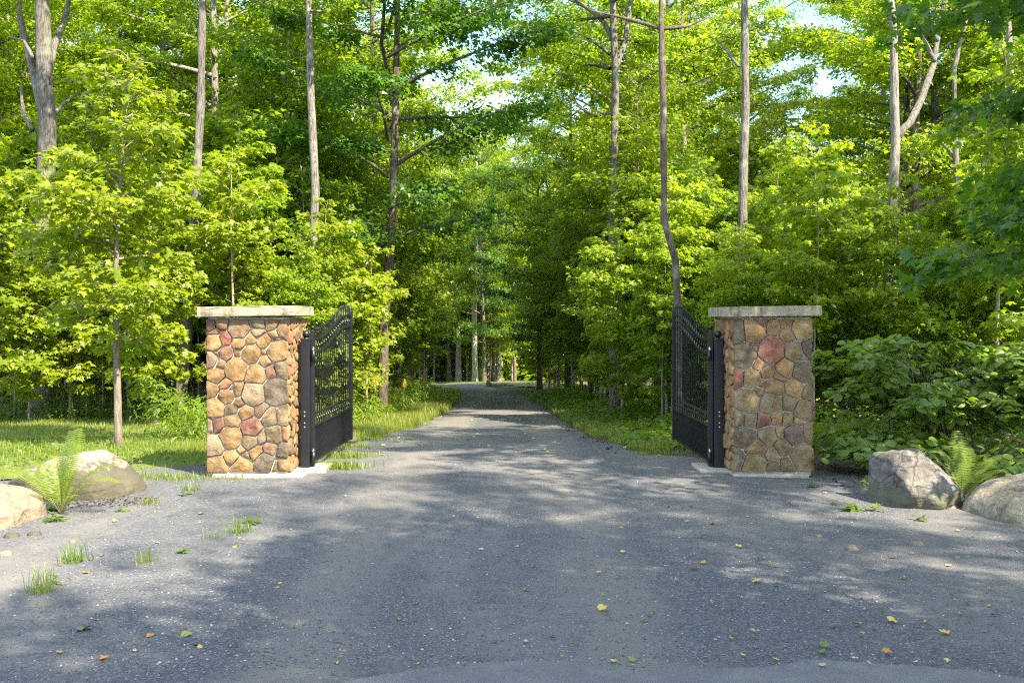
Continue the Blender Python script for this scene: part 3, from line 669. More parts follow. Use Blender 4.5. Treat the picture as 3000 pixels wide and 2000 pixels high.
def cells(seeds, W, H, gap):
    res = []
    for i, (x, y, r_, c) in enumerate(seeds):
        poly = [(-.020, 0.004), (W + .020, 0.004), (W + .020, H), (-.020, H)]
        for j, (x2, y2, r2, _) in enumerate(seeds):
            if i == j: continue
            dx, dy_ = x2 - x, y2 - y; L2 = math.hypot(dx, dy_)
            if L2 > .75 or L2 < 1e-6: continue
            m = (L2 * L2 + r_ * r_ - r2 * r2) / (2 * L2)
            a, b = dx / L2, dy_ / L2
            poly = clip_poly(poly, a, b, a * x + b * y + m - gap)
            if len(poly) < 3: break
        if len(poly) >= 3: res.append((poly, c))
    return res
def chaikin(poly, k=2, f=.22):
    for _ in range(k):
        out = []
        for i in range(len(poly)):
            p, q = poly[i], poly[(i + 1) % len(poly)]
            out += [(p[0] * (1 - f) + q[0] * f, p[1] * (1 - f) + q[1] * f), (p[0] * f + q[0] * (1 - f), p[1] * f + q[1] * (1 - f))]
        poly = out
    return poly
def resample(poly, step=.035):
    out = []
    for i in range(len(poly)):
        p, q = poly[i], poly[(i + 1) % len(poly)]; L2 = math.hypot(q[0] - p[0], q[1] - p[1]); k = max(1, int(L2 / step))
        out += [(p[0] + (q[0] - p[0]) * t / k, p[1] + (q[1] - p[1]) * t / k) for t in range(k)]
    return out
rst = random.Random(4)
def face_stones(parent, origin, u, nrm, W, H, seeds, pal):
    """irregular field stones standing proud of a mortar face"""
    u = Vector(u); nrm = Vector(nrm); org = Vector(origin)
    for poly, c in cells(seeds, W, H, .0064):
        area = abs(sum(poly[i][0] * poly[(i + 1) % len(poly)][1] - poly[(i + 1) % len(poly)][0] * poly[i][1] for i in range(len(poly)))) / 2
        if area < .0007: continue
        cx = sum(p[0] for p in poly) / len(poly); cy = sum(p[1] for p in poly) / len(poly)
        pp = resample(chaikin(poly, 1, .06), .04); sd = rst.random() * 50
        pp = [(x + .007 * mnoise.noise(Vector((x * 17, y * 17, sd))), y + .007 * mnoise.noise(Vector((x * 22, y * 22, sd + 9)))) for x, y in pp]
        th = .020 + .014 * rst.random() + .012 * min(1, math.sqrt(area) / .15); tx, ty = (rst.random() - .5) * .12, (rst.random() - .5) * .12
        sz = math.sqrt(area)
        rings = [(1.0, -.012), (1.0, th * .55), (1 - min(.16, .007 / sz), th * .93), (.62, th * 1.08), (.30, th * 1.12)]
        V = []; Fc = []; k = len(pp)
        for sc_, dz in rings:
            for x, y in pp:
                px_, py_ = cx + (x - cx) * sc_, cy + (y - cy) * sc_
                h = dz + (tx * (px_ - cx) + ty * (py_ - cy) + .014 * mnoise.noise(Vector((px_ * 11, py_ * 11, sd))) + .005 * mnoise.noise(Vector((px_ * 34, py_ * 34, sd))) if dz > 0 else 0)
                V.append(tuple(u * (px_ - cx) + Vector((0, 0, 1)) * (py_ - cy) + nrm * max(h, -.012)))
        V.append(tuple(nrm * (th * 1.12 + .01 * mnoise.noise(Vector((cx * 11, cy * 11, sd))))))
        for a in range(len(rings) - 1):
            for j in range(k): Fc.append((a * k + j, a * k + (j + 1) % k, (a + 1) * k + (j + 1) % k, (a + 1) * k + j))
        b = (len(rings) - 1) * k
        for j in range(k): Fc.append((b + j, b + (j + 1) % k, len(V) - 1))
        me = bpy.data.meshes.new('stone'); me.from_pydata(V, [], Fc); me.update(); me.polygons.foreach_set('use_smooth', [True] * len(me.polygons))
        me.materials.append(M['stone'])
        bm = bmesh.new(); bm.from_mesh(me); bmesh.ops.recalc_face_normals(bm, faces=bm.faces)
        for e in bm.edges:
            if len(e.link_faces) == 2 and e.calc_face_angle(0) > .9: e.smooth = False
        bm.to_mesh(me); bm.free()
        o = link('stone', me, parent, org + u * cx + Vector((0, 0, cy)))
        col = pal[c]; v = .88 + .24 * rst.random(); o.color = (col[0] * v, col[1] * v, col[2] * v, 1)
def from_crop(lst, x0, x1, y0, y1, W, H):
    out = []
    for t in lst:
        out.append(((t[0] - x0) / (x1 - x0) * W, (y1 - t[1]) / (y1 - y0) * H, t[2] / (x1 - x0) * W, t[3]))
    return out
def random_seeds(W, H, seed, keys):
    r = random.Random(seed); pts = []
    for _ in range(2500):
        rad = r.choice((.035, .05, .065, .08)); x = r.random() * W; y = r.random() * H
        if all(math.hypot(x - a, y - b) > (rad + c) * .93 for a, b, c, _k in pts): pts.append((x, y, rad, r.choice(keys)))
    return pts
LEFT = [(155,255,30,'r2'),(235,250,46,'o'),(375,285,82,'o'),(545,240,50,'g'),(640,245,45,'o'),(735,300,40,'o'),(185,320,16,'o'),(262,365,56,'R'),(540,315,44,'p'),(665,325,28,'o'),
 (185,390,62,'O'),(470,370,38,'O'),(375,400,55,'O'),(585,385,58,'O'),(675,385,16,'o'),(690,465,86,'O2'),(155,535,52,'p'),(275,480,58,'r'),(195,495,16,'o'),(365,485,26,'O'),(475,490,80,'O'),
 (585,480,24,'o'),(230,570,42,'O'),(590,545,48,'O'),(355,610,94,'O'),(515,650,84,'O'),(635,628,45,'s'),(730,605,55,'g'),(195,665,62,'O'),(672,795,98,'D'),(152,775,48,'o'),(265,735,42,'s'),
 (305,770,14,'g'),(500,815,98,'b'),(370,780,44,'o'),(275,835,62,'O'),(375,885,34,'o'),(190,930,72,'O'),(305,940,48,'g'),(440,965,58,'O'),(560,950,50,'o'),(630,1005,66,'g'),(735,1000,50,'g'),
 (142,1070,26,'b'),(205,1065,42,'r2'),(325,1030,58,'o'),(485,1080,76,'R2'),(310,1170,92,'O'),(465,1200,56,'g'),(565,1165,34,'g'),(665,1145,68,'g'),(752,1140,24,'s'),(172,1235,76,'b'),
 (640,1255,50,'o'),(728,1280,48,'D'),(395,1280,20,'o'),(520,1300,54,'O'),(325,1335,60,'O'),(430,1330,38,'g'),(585,1370,78,'D'),(200,1400,75,'O'),(400,1405,80,'O'),(672,1400,18,'o'),(732,1400,36,'o')]
RIGHT = [(640,310,42,'D'),(770,300,85,'o'),(815,235,48,'r2'),(930,275,50,'o'),(1035,245,40,'o'),(1165,285,80,'o2'),(1050,335,48,'o'),(1218,450,50,'D'),(905,455,108,'RR'),(695,505,88,'D'),(785,430,28,'g'),
 (1105,470,70,'g'),(1170,505,16,'g'),(815,560,38,'o'),(1178,635,86,'D'),(1025,605,70,'O2'),(885,640,48,'o'),(638,690,46,'r2'),(745,695,72,'g2'),(970,685,48,'o'),(830,735,24,'o'),(935,760,80,'o'),
 (1110,765,76,'o'),(800,790,34,'o'),(1218,800,42,'g'),(715,865,96,'g2'),(910,890,94,'g'),(1065,890,58,'g'),(1180,945,76,'g'),(640,1010,48,'D'),(730,1020,50,'g'),(850,1030,52,'r2'),(960,1000,52,'o'),
 (1045,1015,45,'g'),(1130,1030,32,'o'),(695,1165,78,'D'),(885,1150,70,'g'),(980,1125,24,'o'),(1105,1135,80,'P'),(1220,1120,48,'g'),(780,1255,76,'o'),(1005,1245,60,'g'),(925,1310,50,'o2'),
 (1170,1325,84,'g2'),(632,1340,52,'D'),(770,1380,94,'o2'),(935,1405,44,'g'),(1040,1395,48,'g')]
PAL = {k: (c[0] * .60, c[1] * .62, c[2] * .56) for k, c in PAL.items()}
def pillar(x0, x1, y0, seeds, pal, label, W, capc, side_keys, capx, capy):
    e = empty('stone_pillar', ((x0 + x1) / 2, y0 + .44, 0)); tag(e, label, 'pillar', 'stone gate pillars')
    H = 1.665; w2 = (x1 - x0) / 2 - .024; d2 = .416; zb = .06
    core = MB(); core.box(-w2 - .009, w2 + .009, -d2 - .009, d2 + .009, 0.02, H + .045); core.build('mortar_core', M['mortar'], e)
    face_stones(e, (-w2, -d2, zb), (1, 0, 0), (0, -1, 0), 2 * w2, H - zb + .03, seeds, pal)
    for s, (org, u, nrm) in enumerate((((w2, -d2, zb), (0, 1, 0), (1, 0, 0)), ((-w2, d2, zb), (0, -1, 0), (-1, 0, 0)), ((w2, d2, zb), (-1, 0, 0), (0, 1, 0)))):
        face_stones(e, org, u, nrm, 2 * (d2 if s < 2 else w2), H - zb + .03, random_seeds(.83, H - zb, 30 + s + int(x0 * 7), side_keys), pal)
    # cap slab with a rock-faced edge
    bm = bmesh.new(); bmesh.ops.create_grid(bm, x_segments=1, y_segments=1, size=1); bm.free()
    bm = bmesh.new(); bmesh.ops.create_cube(bm, size=1)
    for v in bm.verts: v.co = Vector((v.co.x * (2 * w2 + .21), v.co.y * (2 * d2 + .21), v.co.z * .108))
    bmesh.ops.subdivide_edges(bm, edges=bm.edges[:], cuts=1); bmesh.ops.subdivide_edges(bm, edges=[q for q in bm.edges if q.calc_length() > .2], cuts=9, use_grid_fill=True)
    for v in bm.verts:
        n_ = mnoise.noise(v.co * 4 + Vector((x0, 0, 0))) * .014 + mnoise.noise(v.co * 13 + Vector((x0, 2, 0))) * .006
        side = max(abs(v.co.x) / (w2 + .105), abs(v.co.y) / (d2 + .105))
        if side > .99:
            dv = Vector((v.co.x if abs(v.co.x) > w2 + .1 else 0, v.co.y if abs(v.co.y) > d2 + .1 else 0, 0)).normalized()
            v.co += dv * (n_ - (.006 if abs(v.co.z) > .05 else 0))
        v.co.z += (n_ * .12) + .006 * math.sin(v.co.x * 3)
    me = bpy.data.meshes.new('cap_slab'); bm.to_mesh(me); bm.free(); me.materials.append(capc)
    o = link('cap_slab', me, e, (0, 0, H + .045 + .066)); m = o.modifiers.new('bevel', 'BEVEL'); m.width = .006; m.segments = 2; m.limit_method = 'ANGLE'; m.angle_limit = .9
    f = MB(); f.box(-w2 + (.05 if x0 < 0 else -.03), w2 + (.18 if x0 < 0 else -.02), -d2 - .07, d2 + .02, -.12, .045)
    if x0 > 0: f.box(-w2 - .34, -w2 + .02, -d2 + .16, d2 - .1, -.12, .052)
    else: f.box(w2 - .02, w2 + .36, -d2 + .26, d2 - .1, -.12, .052)
    f.build('concrete_footing', M['concrete'], e, bevel=.012)
    return e
def cap_material(name, a, b):
    m, t = mat(name); tc = t.nodes.new('ShaderNodeTexCoord')
    mp = N(t, 'ShaderNodeMapping'); mp.inputs['Scale'].default_value = (1, 1, 3); t.links.new(tc.outputs['Object'], mp.inputs[0])
    n1 = N(t, 'ShaderNodeTexNoise', Scale=5, Detail=8, Roughness=.65, Distortion=.6); n2 = N(t, 'ShaderNodeTexNoise', Scale=50, Detail=5)
    for n_ in (n1, n2): t.links.new(mp.outputs[0], n_.inputs['Vector'])
    r = ramp(t, [(.30, a), (.46, b), (.7, tuple(min(.7, c * 1.12) for c in b))]); t.links.new(n1.outputs['Fac'], r.inputs[0])
    r2 = ramp(t, [(.3, (.82, .82, .82)), (.65, (1.08, 1.08, 1.08))]); t.links.new(n2.outputs['Fac'], r2.inputs[0])
    p = N(t, 'ShaderNodeBsdfPrincipled', Roughness=.88); mps = N(t, 'ShaderNodeMapping'); mps.inputs['Scale'].default_value = (11, 11, 1.2); t.links.new(tc.outputs['Object'], mps.inputs[0])
    n3 = N(t, 'ShaderNodeTexNoise', Scale=1.0, Detail=5, Roughness=.6); t.links.new(mps.outputs[0], n3.inputs['Vector'])
    r3 = ramp(t, [(.34, (.5, .48, .44)), (.5, (1, 1, 1))]); t.links.new(n3.outputs['Fac'], r3.inputs[0])
    t.links.new(mixc(t, 1.0, mixc(t, 1.0, r.outputs[0], r2.outputs[0], 'MULTIPLY'), r3.outputs[0], 'MULTIPLY'), p.inputs['Base Color'])
    h = math_n(t, 'ADD', n1.outputs['Fac'], math_n(t, 'MULTIPLY', n2.outputs['Fac'], .3))
    b_ = N(t, 'ShaderNodeBump', Strength=.6, Distance=.02); t.links.new(h, b_.inputs['Height']); t.links.new(b_.outputs[0], p.inputs['Normal'])
    t.links.new(p.outputs[0], t.nodes.new('ShaderNodeOutputMaterial').inputs[0]); return m
M['cap_l'] = cap_material('cap_limestone', (.14, .12, .075), (.29, .25, .18)); M['cap_r'] = cap_material('cap_sandstone', (.15, .13, .085), (.31, .27, .195))
HS = 1.635
pillar(-3.262, -2.388, 10.5, from_crop(LEFT, 130, 765, 203, 1452, .826, HS), PAL, 'sunlit stone pillar left of the drive with ochre and red field stones', .874, M['cap_l'], ['O', 'o', 'O', 'O2', 'o', 's', 'g', 'O'], 0, 0)
pillar(2.366, 3.208, 10.5, from_crop(RIGHT, 615, 1240, 203, 1446, .794, HS), PAL_R, 'shaded stone pillar right of the drive with one big red stone near its top', .842, M['cap_r'], ['o', 'o2', 'g', 'O2', 'r2', 'o'], 0, 0)

# ------------------------------------------------------------------ gate posts and gates
def ball(mb, c, r_, n=14):
    mb.lathe([(r_ * math.sin(a), -r_ * math.cos(a)) for a in np.linspace(0.001, math.pi - .001, 10)], c, n)
def gate_post(x, y, label, bolts_side):
    e = empty('gate_post', (x, y, 0)); tag(e, label, 'gate post', 'black steel gate posts')
    m = MB(); m.box(-.049, .049, -.049, .049, .03, 1.46); m.build('shaft', M['black_metal'], e, bevel=.006)
    m = MB(); m.box(-.053, .053, -.053, .053, 1.458, 1.476); m.lathe([(.03, 0), (.022, .012), (.03, .02)], (0, 0, 1.476)); m.build('post_cap', M['black_metal'], e, bevel=.003)
    m = MB(); ball(m, (0, 0, 1.526), .041); m.build('ball_finial', M['black_metal'], e, True)
    for z in (.665, .622, .545, .500):
        m = MB(); m.tube([(0, -.045, 0), (0, -.056, 0), (0, -.058, 0)], [.009, .009, .004], 8); o = m.build('bolt', M['steel'], e); o.location = (.006 * bolts_side, 0, z)
    return e
gate_post(-2.288, 10.92, 'black steel post with ball top beside the left pillar', -1)
gate_post(2.288, 10.92, 'black steel post with ball top beside the right pillar', 1)

def gate(hx, hy, fx, fy_, label, sgn, red=True):
    a = math.atan2(fy_ - hy, fx - hx); Lg = math.hypot(fx - hx, fy_ - hy)
    e = empty('driveway_gate', (hx, hy, 0), a); tag(e, label, 'gate', 'wrought iron driveway gates')
    def top(t):     # bell curve of the upper rail
        k = min(1, max(0, (t - .10) / .78)); return 1.465 + (1.735 - 1.465) * (k * k * (3 - 2 * k))
    B = .105
    for nm, x, ht in (('hinge_stile', 0, 1.565), ('end_stile', Lg, 1.80)):
        m = MB(); m.box(x - .026, x + .026, -.026, .026, .06 if x == 0 else .085, ht); m.build(nm, M['black_metal'], e, bevel=.004)
    m = MB(); m.lathe([(.018, 0), (.013, .01), (.018, .016)], (0, 0, 1.565)); ball(m, (0, 0, 1.60), .023); m.build('stile_finial', M['black_metal'], e, True)
    m = MB(); m.lathe([(.022, 0), (.014, .012), (.02, .02), (.001, .05)], (Lg, 0, 1.80)); m.build('stile_finial', M['black_metal'], e, True)
    for zz_ in (B, .50, .635):
        m = MB(); m.box(.026, Lg - .026, -.014, .014, zz_ - .012, zz_ + .012); m.build('rail', M['black_metal'], e, bevel=.003)
    for off in (0, -.145):
        m = MB(); xs = np.linspace(.02, Lg - .02, 26)
        for i, x in enumerate(xs):
            z = top(x / Lg) + off
            for yy_, z2 in ((-.017, -.013), (.017, -.013), (.017, .013), (-.017, .013)): m.v.append((x, yy_, z + z2))
            if i:
                b = len(m.v) - 8
                for j in range(4): m.f.append((b + j, b + (j + 1) % 4, b + 4 + (j + 1) % 4, b + 4 + j))
        m.build('curved_rail', M['black_metal'], e)
    npk = 18
    for i in range(npk):
        x = Lg * (i + 1) / (npk + 1); zt = top(x / Lg) + .10; r_ = .0062; m = MB()
        m.box(-r_, r_, -r_, r_, B + .012, zt)
        b = len(m.v)      # spear tip
        m.v += [(-r_, -r_, zt), (r_, -r_, zt), (r_, r_, zt), (-r_, r_, zt), (-.011, -.011, zt + .012), (.011, -.011, zt + .012), (.011, .011, zt + .012), (-.011, .011, zt + .012), (0, 0, zt + .062)]
        for j in range(4): m.f += [(b + j, b + (j + 1) % 4, b + 4 + (j + 1) % 4, b + 4 + j), (b + 4 + j, b + 4 + (j + 1) % 4, b + 8)]
        for zc in (top(x / Lg) - .073, .567): m.lathe([(.007, -.016), (.013, -.006), (.013, .006), (.007, .016)], (0, 0, zc), 8)
        o = m.build('picket', M['black_metal'], e); o.location = (x, 0, 0)
    sm = MB(); sm.box(-.0058, .0058, -.0058, .0058, B + .013, .488); sme = sm.mesh('short_picket', M['black_metal'])
    for i in range(npk + 1): link('short_picket', sme, e, (Lg * (i + .5) / (npk + 1), 0, 0))
    for zc in (1.30, .175):      # hinges
        m = MB(); m.lathe([(.001, -.07), (.024, -.07), (.024, .045), (.001, .045)], (0, 0, 0), 12)
        h = m.build('hinge', M['black_metal'], e, True); h.location = (-.048, -.02 * sgn, zc)
        m = MB(); m.tube([(0, 0, .045), (0, 0, .085)], .009, 8); m.tube([(-.03, 0, .06), (.045, 0, .06)], .007, 6); m.lathe([(.015, .06), (.015, .072)], (0, 0, 0), 6); m.build('hinge_bolt', M['steel'], h)
    if red:
        m = MB(); m.box(Lg + .027, Lg + .036, -.016, .016, .99, 1.10); m.box(Lg + .027, Lg + .034, -.02, .02, .96, .99); m.build('reflector', M['red'], e, bevel=.002)
    return e
gate(-2.222, 10.95, -2.155, 13.12, 'black iron gate leaf standing open beside the left pillar', 1)
gate(2.210, 10.95, 2.165, 13.12, 'black iron gate leaf standing open beside the right pillar', -1)

# ------------------------------------------------------------------ boulders and small stones
def boulder(name, c, planes, matl, label, p=9, sub=4, amp=.03, group='boulders beside the entrance', seed=0, cat='boulder'):
    """rounded intersection of half spaces around c"""
    bm = bmesh.new(); bmesh.ops.create_icosphere(bm, subdivisions=sub, radius=1)
    pl = [(Vector(n_).normalized(), d) for n_, d in planes]
    for v in bm.verts:
        u = v.co.normalized(); s_ = sum(max(0, n_.dot(u) / d) ** p for n_, d in pl); r_ = s_ ** (-1 / p)
        q = u * r_; sv = Vector((seed, 0, 0))
        a = amp * (mnoise.noise(q * 2.6 + sv) + .7 * mnoise.noise(q * 6 + sv) + .45 * mnoise.noise(q * 14 + sv) - 1.1 * max(0, .12 - abs(mnoise.noise(q * 3.1 + sv * 2))) * 8 * .35) - amp * .8 * max(0, mnoise.noise(Vector((q.x * 2, q.y * 2, q.z * 9)) + sv)) 
        v.co = q + u * a
    for f_ in bm.faces: f_.smooth = True
    me = bpy.data.meshes.new(name); bm.to_mesh(me); bm.free(); me.materials.append(matl)
    o = link(name, me, None, c); tag(o, label, cat, group); return o
boulder('boulder', (-4.26, 9.5, .15), [((-.35, 0, 1), .235), ((0, 0, 1), .245), ((.52, -.1, .85), .285), ((1, 0, .15), .66), ((-1, -.1, .25), .62), ((-.75, -.3, .75), .44), ((0, -1, .55), .36), ((.3, -1, -.05), .46), ((-.5, -1, -.35), .46), ((0, 1, .1), .5), ((.6, 1, 0), .6), ((0, 0, -1), .4), ((.7, -.6, -.2), .6)],
        M['rock_warm'], 'large pale boulder with mossy foot left of the left pillar, behind a fern', 9, 5, .032, seed=3)
boulder('boulder', (-4.40, 8.1, .04), [((0, 0, 1), .27), ((.3, 0, 1), .28), ((1, -.2, .1), .36), ((-1, 0, 0), .5), ((0, -1, .2), .36), ((.5, -.8, .3), .37), ((0, 1, 0), .4), ((0, 0, -1), .3), ((.7, 0, .7), .36)],
        M['rock_tan'], 'smaller tan boulder cut by the left edge of the photo', 10, 4, .03, seed=8)
bq = boulder('boulder', (3.73, 8.95, .12), [((-.1, 0, 1), .40), ((-.55, -.35, .8), .36), ((-1, -.2, .12), .34), ((.62, -.2, .75), .28), ((1, -.3, 0), .40), ((.15, -1, .75), .27), ((0, -1, .0), .36), ((-.35, -1, -.5), .32), ((.6, -1, -.25), .33), ((0, 1, 0), .4), ((0, 0, -1), .3), ((.3, -.75, .2), .40)],
        M['rock_grey'], 'angular grey veined boulder right of the right pillar', 22, 5, .034, seed=12); bq.scale = (.9, .92, .95)
boulder('boulder', (4.48, 8.35, .08), [((0, 0, 1), .285), ((-.5, -.1, .85), .29), ((-1, -.2, .2), .45), ((1, 0, 0), .6), ((0, -1, .5), .33), ((0, -1, -.1), .36), ((0, 1, 0), .4), ((0, 0, -1), .3)],
        M['rock_green'], 'rounded brown boulder cut by the right edge of the photo', 7, 4, .024, seed=17)
for i, (px_, py_, s_) in enumerate(((2781, 1493, .085), (97, 1572, .045), (30, 1578, .05), (14, 1628, .04), (1027, 1310, .085), (985, 1322, .05), (2370, 1350, .07), (2540, 1447, .05), (2498, 1614, .045), (2690, 1602, .05), (2808, 1640, .03), (2400, 1575, .03), (212, 1590, .025))):
    p = on_ground(px_, py_)
    boulder('small_rock', (p.x, p.y + s_ * .5, .22 * s_), [((0, 0, 1), s_ * .62), ((1, .2, .2), s_ * 1.15), ((-1, .1, .3), s_ * 1.1), ((0, -1, .3), s_ * .8), ((0, 1, .2), s_ * .8), ((0, 0, -1), s_ * .5), ((.6, -.5, .6), s_ * .8)],
            M['rock_tan'] if i not in (1, 2, 4) else M['rock_warm'],
            ['small tan rock at the foot of the angular grey boulder', 'pale pebble on the gravel in front of the tan boulder', 'pale pebble near the left photo edge', 'pebble cut by the left photo edge', 'pale stone on the ground beneath the left gate leaf', 'flat brown stone under the left gate leaf',
             'small stone behind the right pillar corner', 'rock on the gravel left of the angular grey boulder', 'grey pebble on the right gravel near fallen leaves', 'smooth pale pebble on the far right gravel', 'pebble low on the far right gravel', 'small tan pebble right of the gravel centre', 'tiny stone on the left gravel'][i], 8, 2, s_ * .1, 'small rocks on the gravel', i * 3, 'rock')
# low mossy stone wall far down the drive
e = empty('stone_wall', (-.95, 60.5, gz(-.95, 60.5))); tag(e, 'low mossy stone block wall far away where the drive bends', 'stone wall')
for i, (x, z, w_, h_) in enumerate(((-.45, .0, .4, .26), (0, 0, .45, .22), (.45, 0, .42, .24), (.9, 0, .4, .2), (-.5, .25, .24, .2))):
    m = MB(); m.box(x - w_ / 2, x + w_ / 2, -.25, .25, z - .06, z + h_); m.build('block', M['rock_green'], e, bevel=.04)

# ------------------------------------------------------------------ sapling beside the lawn
tm, lm, SL = understory(101, 5.35, 1.25, 1.42, 4600, .122, .058, 54, .10)
p = on_ground(347, 1312)
es = empty('maple_sapling', (p.x, p.y, p.z)); tag(es, 'slender yellow-green maple sapling standing on the lawn edge left of the left pillar', 'tree')
link('trunk', tm.mesh('trunk', M['bark_sapling'], True), es); link('limbs', lm.mesh('limbs', M['bark_sapling'], True), es)
order = np.argsort(SL[0][:, 1] - SL[4] * 6)[:300]; mask = np.ones(len(SL[5]), bool); mask[order] = False
leaf_parts(es, SL, order, T_MAPLE, M['leaf_near']); tag(link('leaves', leaves_mesh('leaves', sub_L(SL, mask), T_MAPLE, M['leaf_near']), es), kind='stuff')
planted.append((p.x, p.y, 1))
# two smaller yellow-green saplings behind it
K['sapy'] = kind(understory(15, 4.6, .6, 1.35, 5000, .115, .035), T_MAPLE, M['leaf_near'], M['bark_sapling'])
for (px_, d_, s_, lb) in ((205, 18.6, .95, 'yellow-green young maple at the wood edge behind the large pale boulder'), (85, 18.2, .8, 'yellow-green young maple at the wood edge by the left photo edge'),
                          (455, 17.4, .95, 'yellow-green young maple at the wood edge just left of the left pillar'), (690, 17.9, 1.1, 'yellow-green young maple showing above the left pillar cap'), (-20, 17.2, 1.1, 'yellow-green young maple cut by the left photo edge'), (965, 19.0, .95, 'yellow-green young maple rising behind the left gate, right of the pale mottled trunk'), (1075, 21.0, .85, 'yellow-green young maple between the left gate and the dark brown trunk')):
    x = (px_ - 1500) / F * d_; tree('sapy', x, d_, s_, px_, lb, 'yellow-green young maples at the lawn edge', 'young_maple')

# overhanging dark maple branches, upper right (part of the shade tree beyond the frame)
r = rs(9); parts = []; lm = MB(); tmx = MB(); tmx.tube([(0, 0, -.3), (.05, 0, 3), (-.1, .1, 7), (0, 0, 12)], [.17, .14, .11, .04], 10)
for i in range(46):
    z0 = 2.3 + 8.0 * r.rand(); az = math.pi * (.62 + .8 * r.rand()); L_ = 1.5 + 1.0 * r.rand(); pts = []; cur = np.array([0., 0., z0]); a = az
    for q in range(5):
        pts.append(cur.copy()); a += r.randn() * .12; cur = cur + np.array([math.cos(a), math.sin(a), .12 - .1 * q]) * L_ / 4
    lm.tube(pts, [.03, .022, .016, .01, .004], 5, False)
    for k in range(5):
        q = 1 + 3 * r.rand(); j = int(min(3, q)); pp = pts[j] + (pts[j + 1] - pts[j]) * (q - j)
        parts.append(spray(r, pp, az + r.randn() * .8, .8 + .5 * r.rand(), .05, 40, .15, .5, lm, .006, .35))
e = empty('overhanging_maple', (7.05, 9.6, 0)); tag(e, 'dark leafy maple reaching in from the right edge above the leafy shrub', 'tree')
link('trunk', tmx.mesh('trunk', M['bark_dark'], True), e); link('limbs', lm.mesh('limbs', M['bark_dark'], True), e); link('crown', leaves_mesh('crown', cat_L(parts), T_MAPLE, M['leaf_dark']), e)

# ------------------------------------------------------------------ ferns
def fern(base, fr, label, scale=1.0, group='ferns between the boulders'):
    e = empty('fern', base); tag(e, label, 'fern', group)
    for az, L_, arch, lean in fr:
        m = MB(); L_ *= scale; pts = []
        d = np.array([math.cos(az), math.sin(az)]); ang = math.radians(lean); cur = np.array([0., 0., 0.]); nseg = 44; tang = []
        for i in range(nseg + 1):
            pts.append(cur.copy()); t = np.array([d[0] * math.cos(ang), d[1] * math.cos(ang), math.sin(ang)]); tang.append(t)
            cur = cur + t * L_ / nseg; ang -= math.radians(arch) / nseg * (1.4 * i / nseg)
        m.tube([tuple(q) for q in pts[::4]], [.0045 * (1 - .8 * i / 11) for i in range(12)], 4, False); nstem = len(m.f)
        side = np.array([-d[1], d[0], 0.]); r = rs(int(abs(az) * 100) + 7)
        for i in range(8, nseg + 1):
            for h in (0,):
                f = (i + h) / nseg
                if f > 1: continue
                pl = L_ * .17 * math.sin(math.pi * min(1, max(.04, (1.04 - f) * 1.02)) ** .75) ** .8 * (1 if f > .3 else (f - .1) / .2 * .9 + .1)
                P0 = pts[i] + tang[i] * h * L_ / nseg
                for sg in (-1, 1):
                    dirv = side * sg + tang[i] * .35 + np.array([0, 0, -.12]); dirv /= np.linalg.norm(dirv); wv = tang[i] * L_ * .0078
                    A = P0 + dirv * pl * .4; T = P0 + dirv * pl + np.array([0, 0, -.12 * pl]) + r.randn(3) * .004
                    b = len(m.v); m.v += [tuple(P0 - wv * .6), tuple(A - wv), tuple(T), tuple(A + wv), tuple(P0 + wv * .6)]; m.f.append((b, b + 1, b + 2, b + 3, b + 4))
        me = m.mesh('frond', M['fern']); me.materials.append(M['stem']); mi = np.zeros(len(me.polygons), int); mi[:nstem] = 1; me.polygons.foreach_set('material_index', mi)
        a = me.attributes.new('var', 'FLOAT', 'FACE'); a.data.foreach_set('value', (rs(3).rand(len(me.polygons)) * .5 + .25).astype(np.float32))
        link('frond', me, e)
    return e
pf = on_ground(180, 1508)
fern(pf, [(1.0, .80, 25, 88), (1.25, .84, 28, 80), (2.2, .62, 75, 80), (2.9, .72, 125, 66), (3.25, .82, 130, 60), (.25, .78, 115, 66), (-.1, .74, 130, 58), (2.5, .7, 110, 70), (1.7, .6, 70, 76), (.5, .6, 90, 70), (.7, .55, 50, 80), (1.9, .50, 50, 84), (3.9, .40, 100, 60), (5.6, .38, 100, 60)],
     'tall yellow-green fern between the two left boulders', .9)
pf = on_ground(2835, 1478)
fern(pf + Vector((0, .1, 0)), [(1.5, .66, 30, 84), (2.7, .72, 95, 70), (3.0, .6, 100, 62), (2.2, .55, 70, 78), (.3, .62, 75, 62), (.0, .5, 90, 60), (.9, .55, 50, 76), (3.6, .42, 100, 60), (5.4, .40, 100, 55)],
     'green fern between the angular grey boulder and the rounded brown boulder')

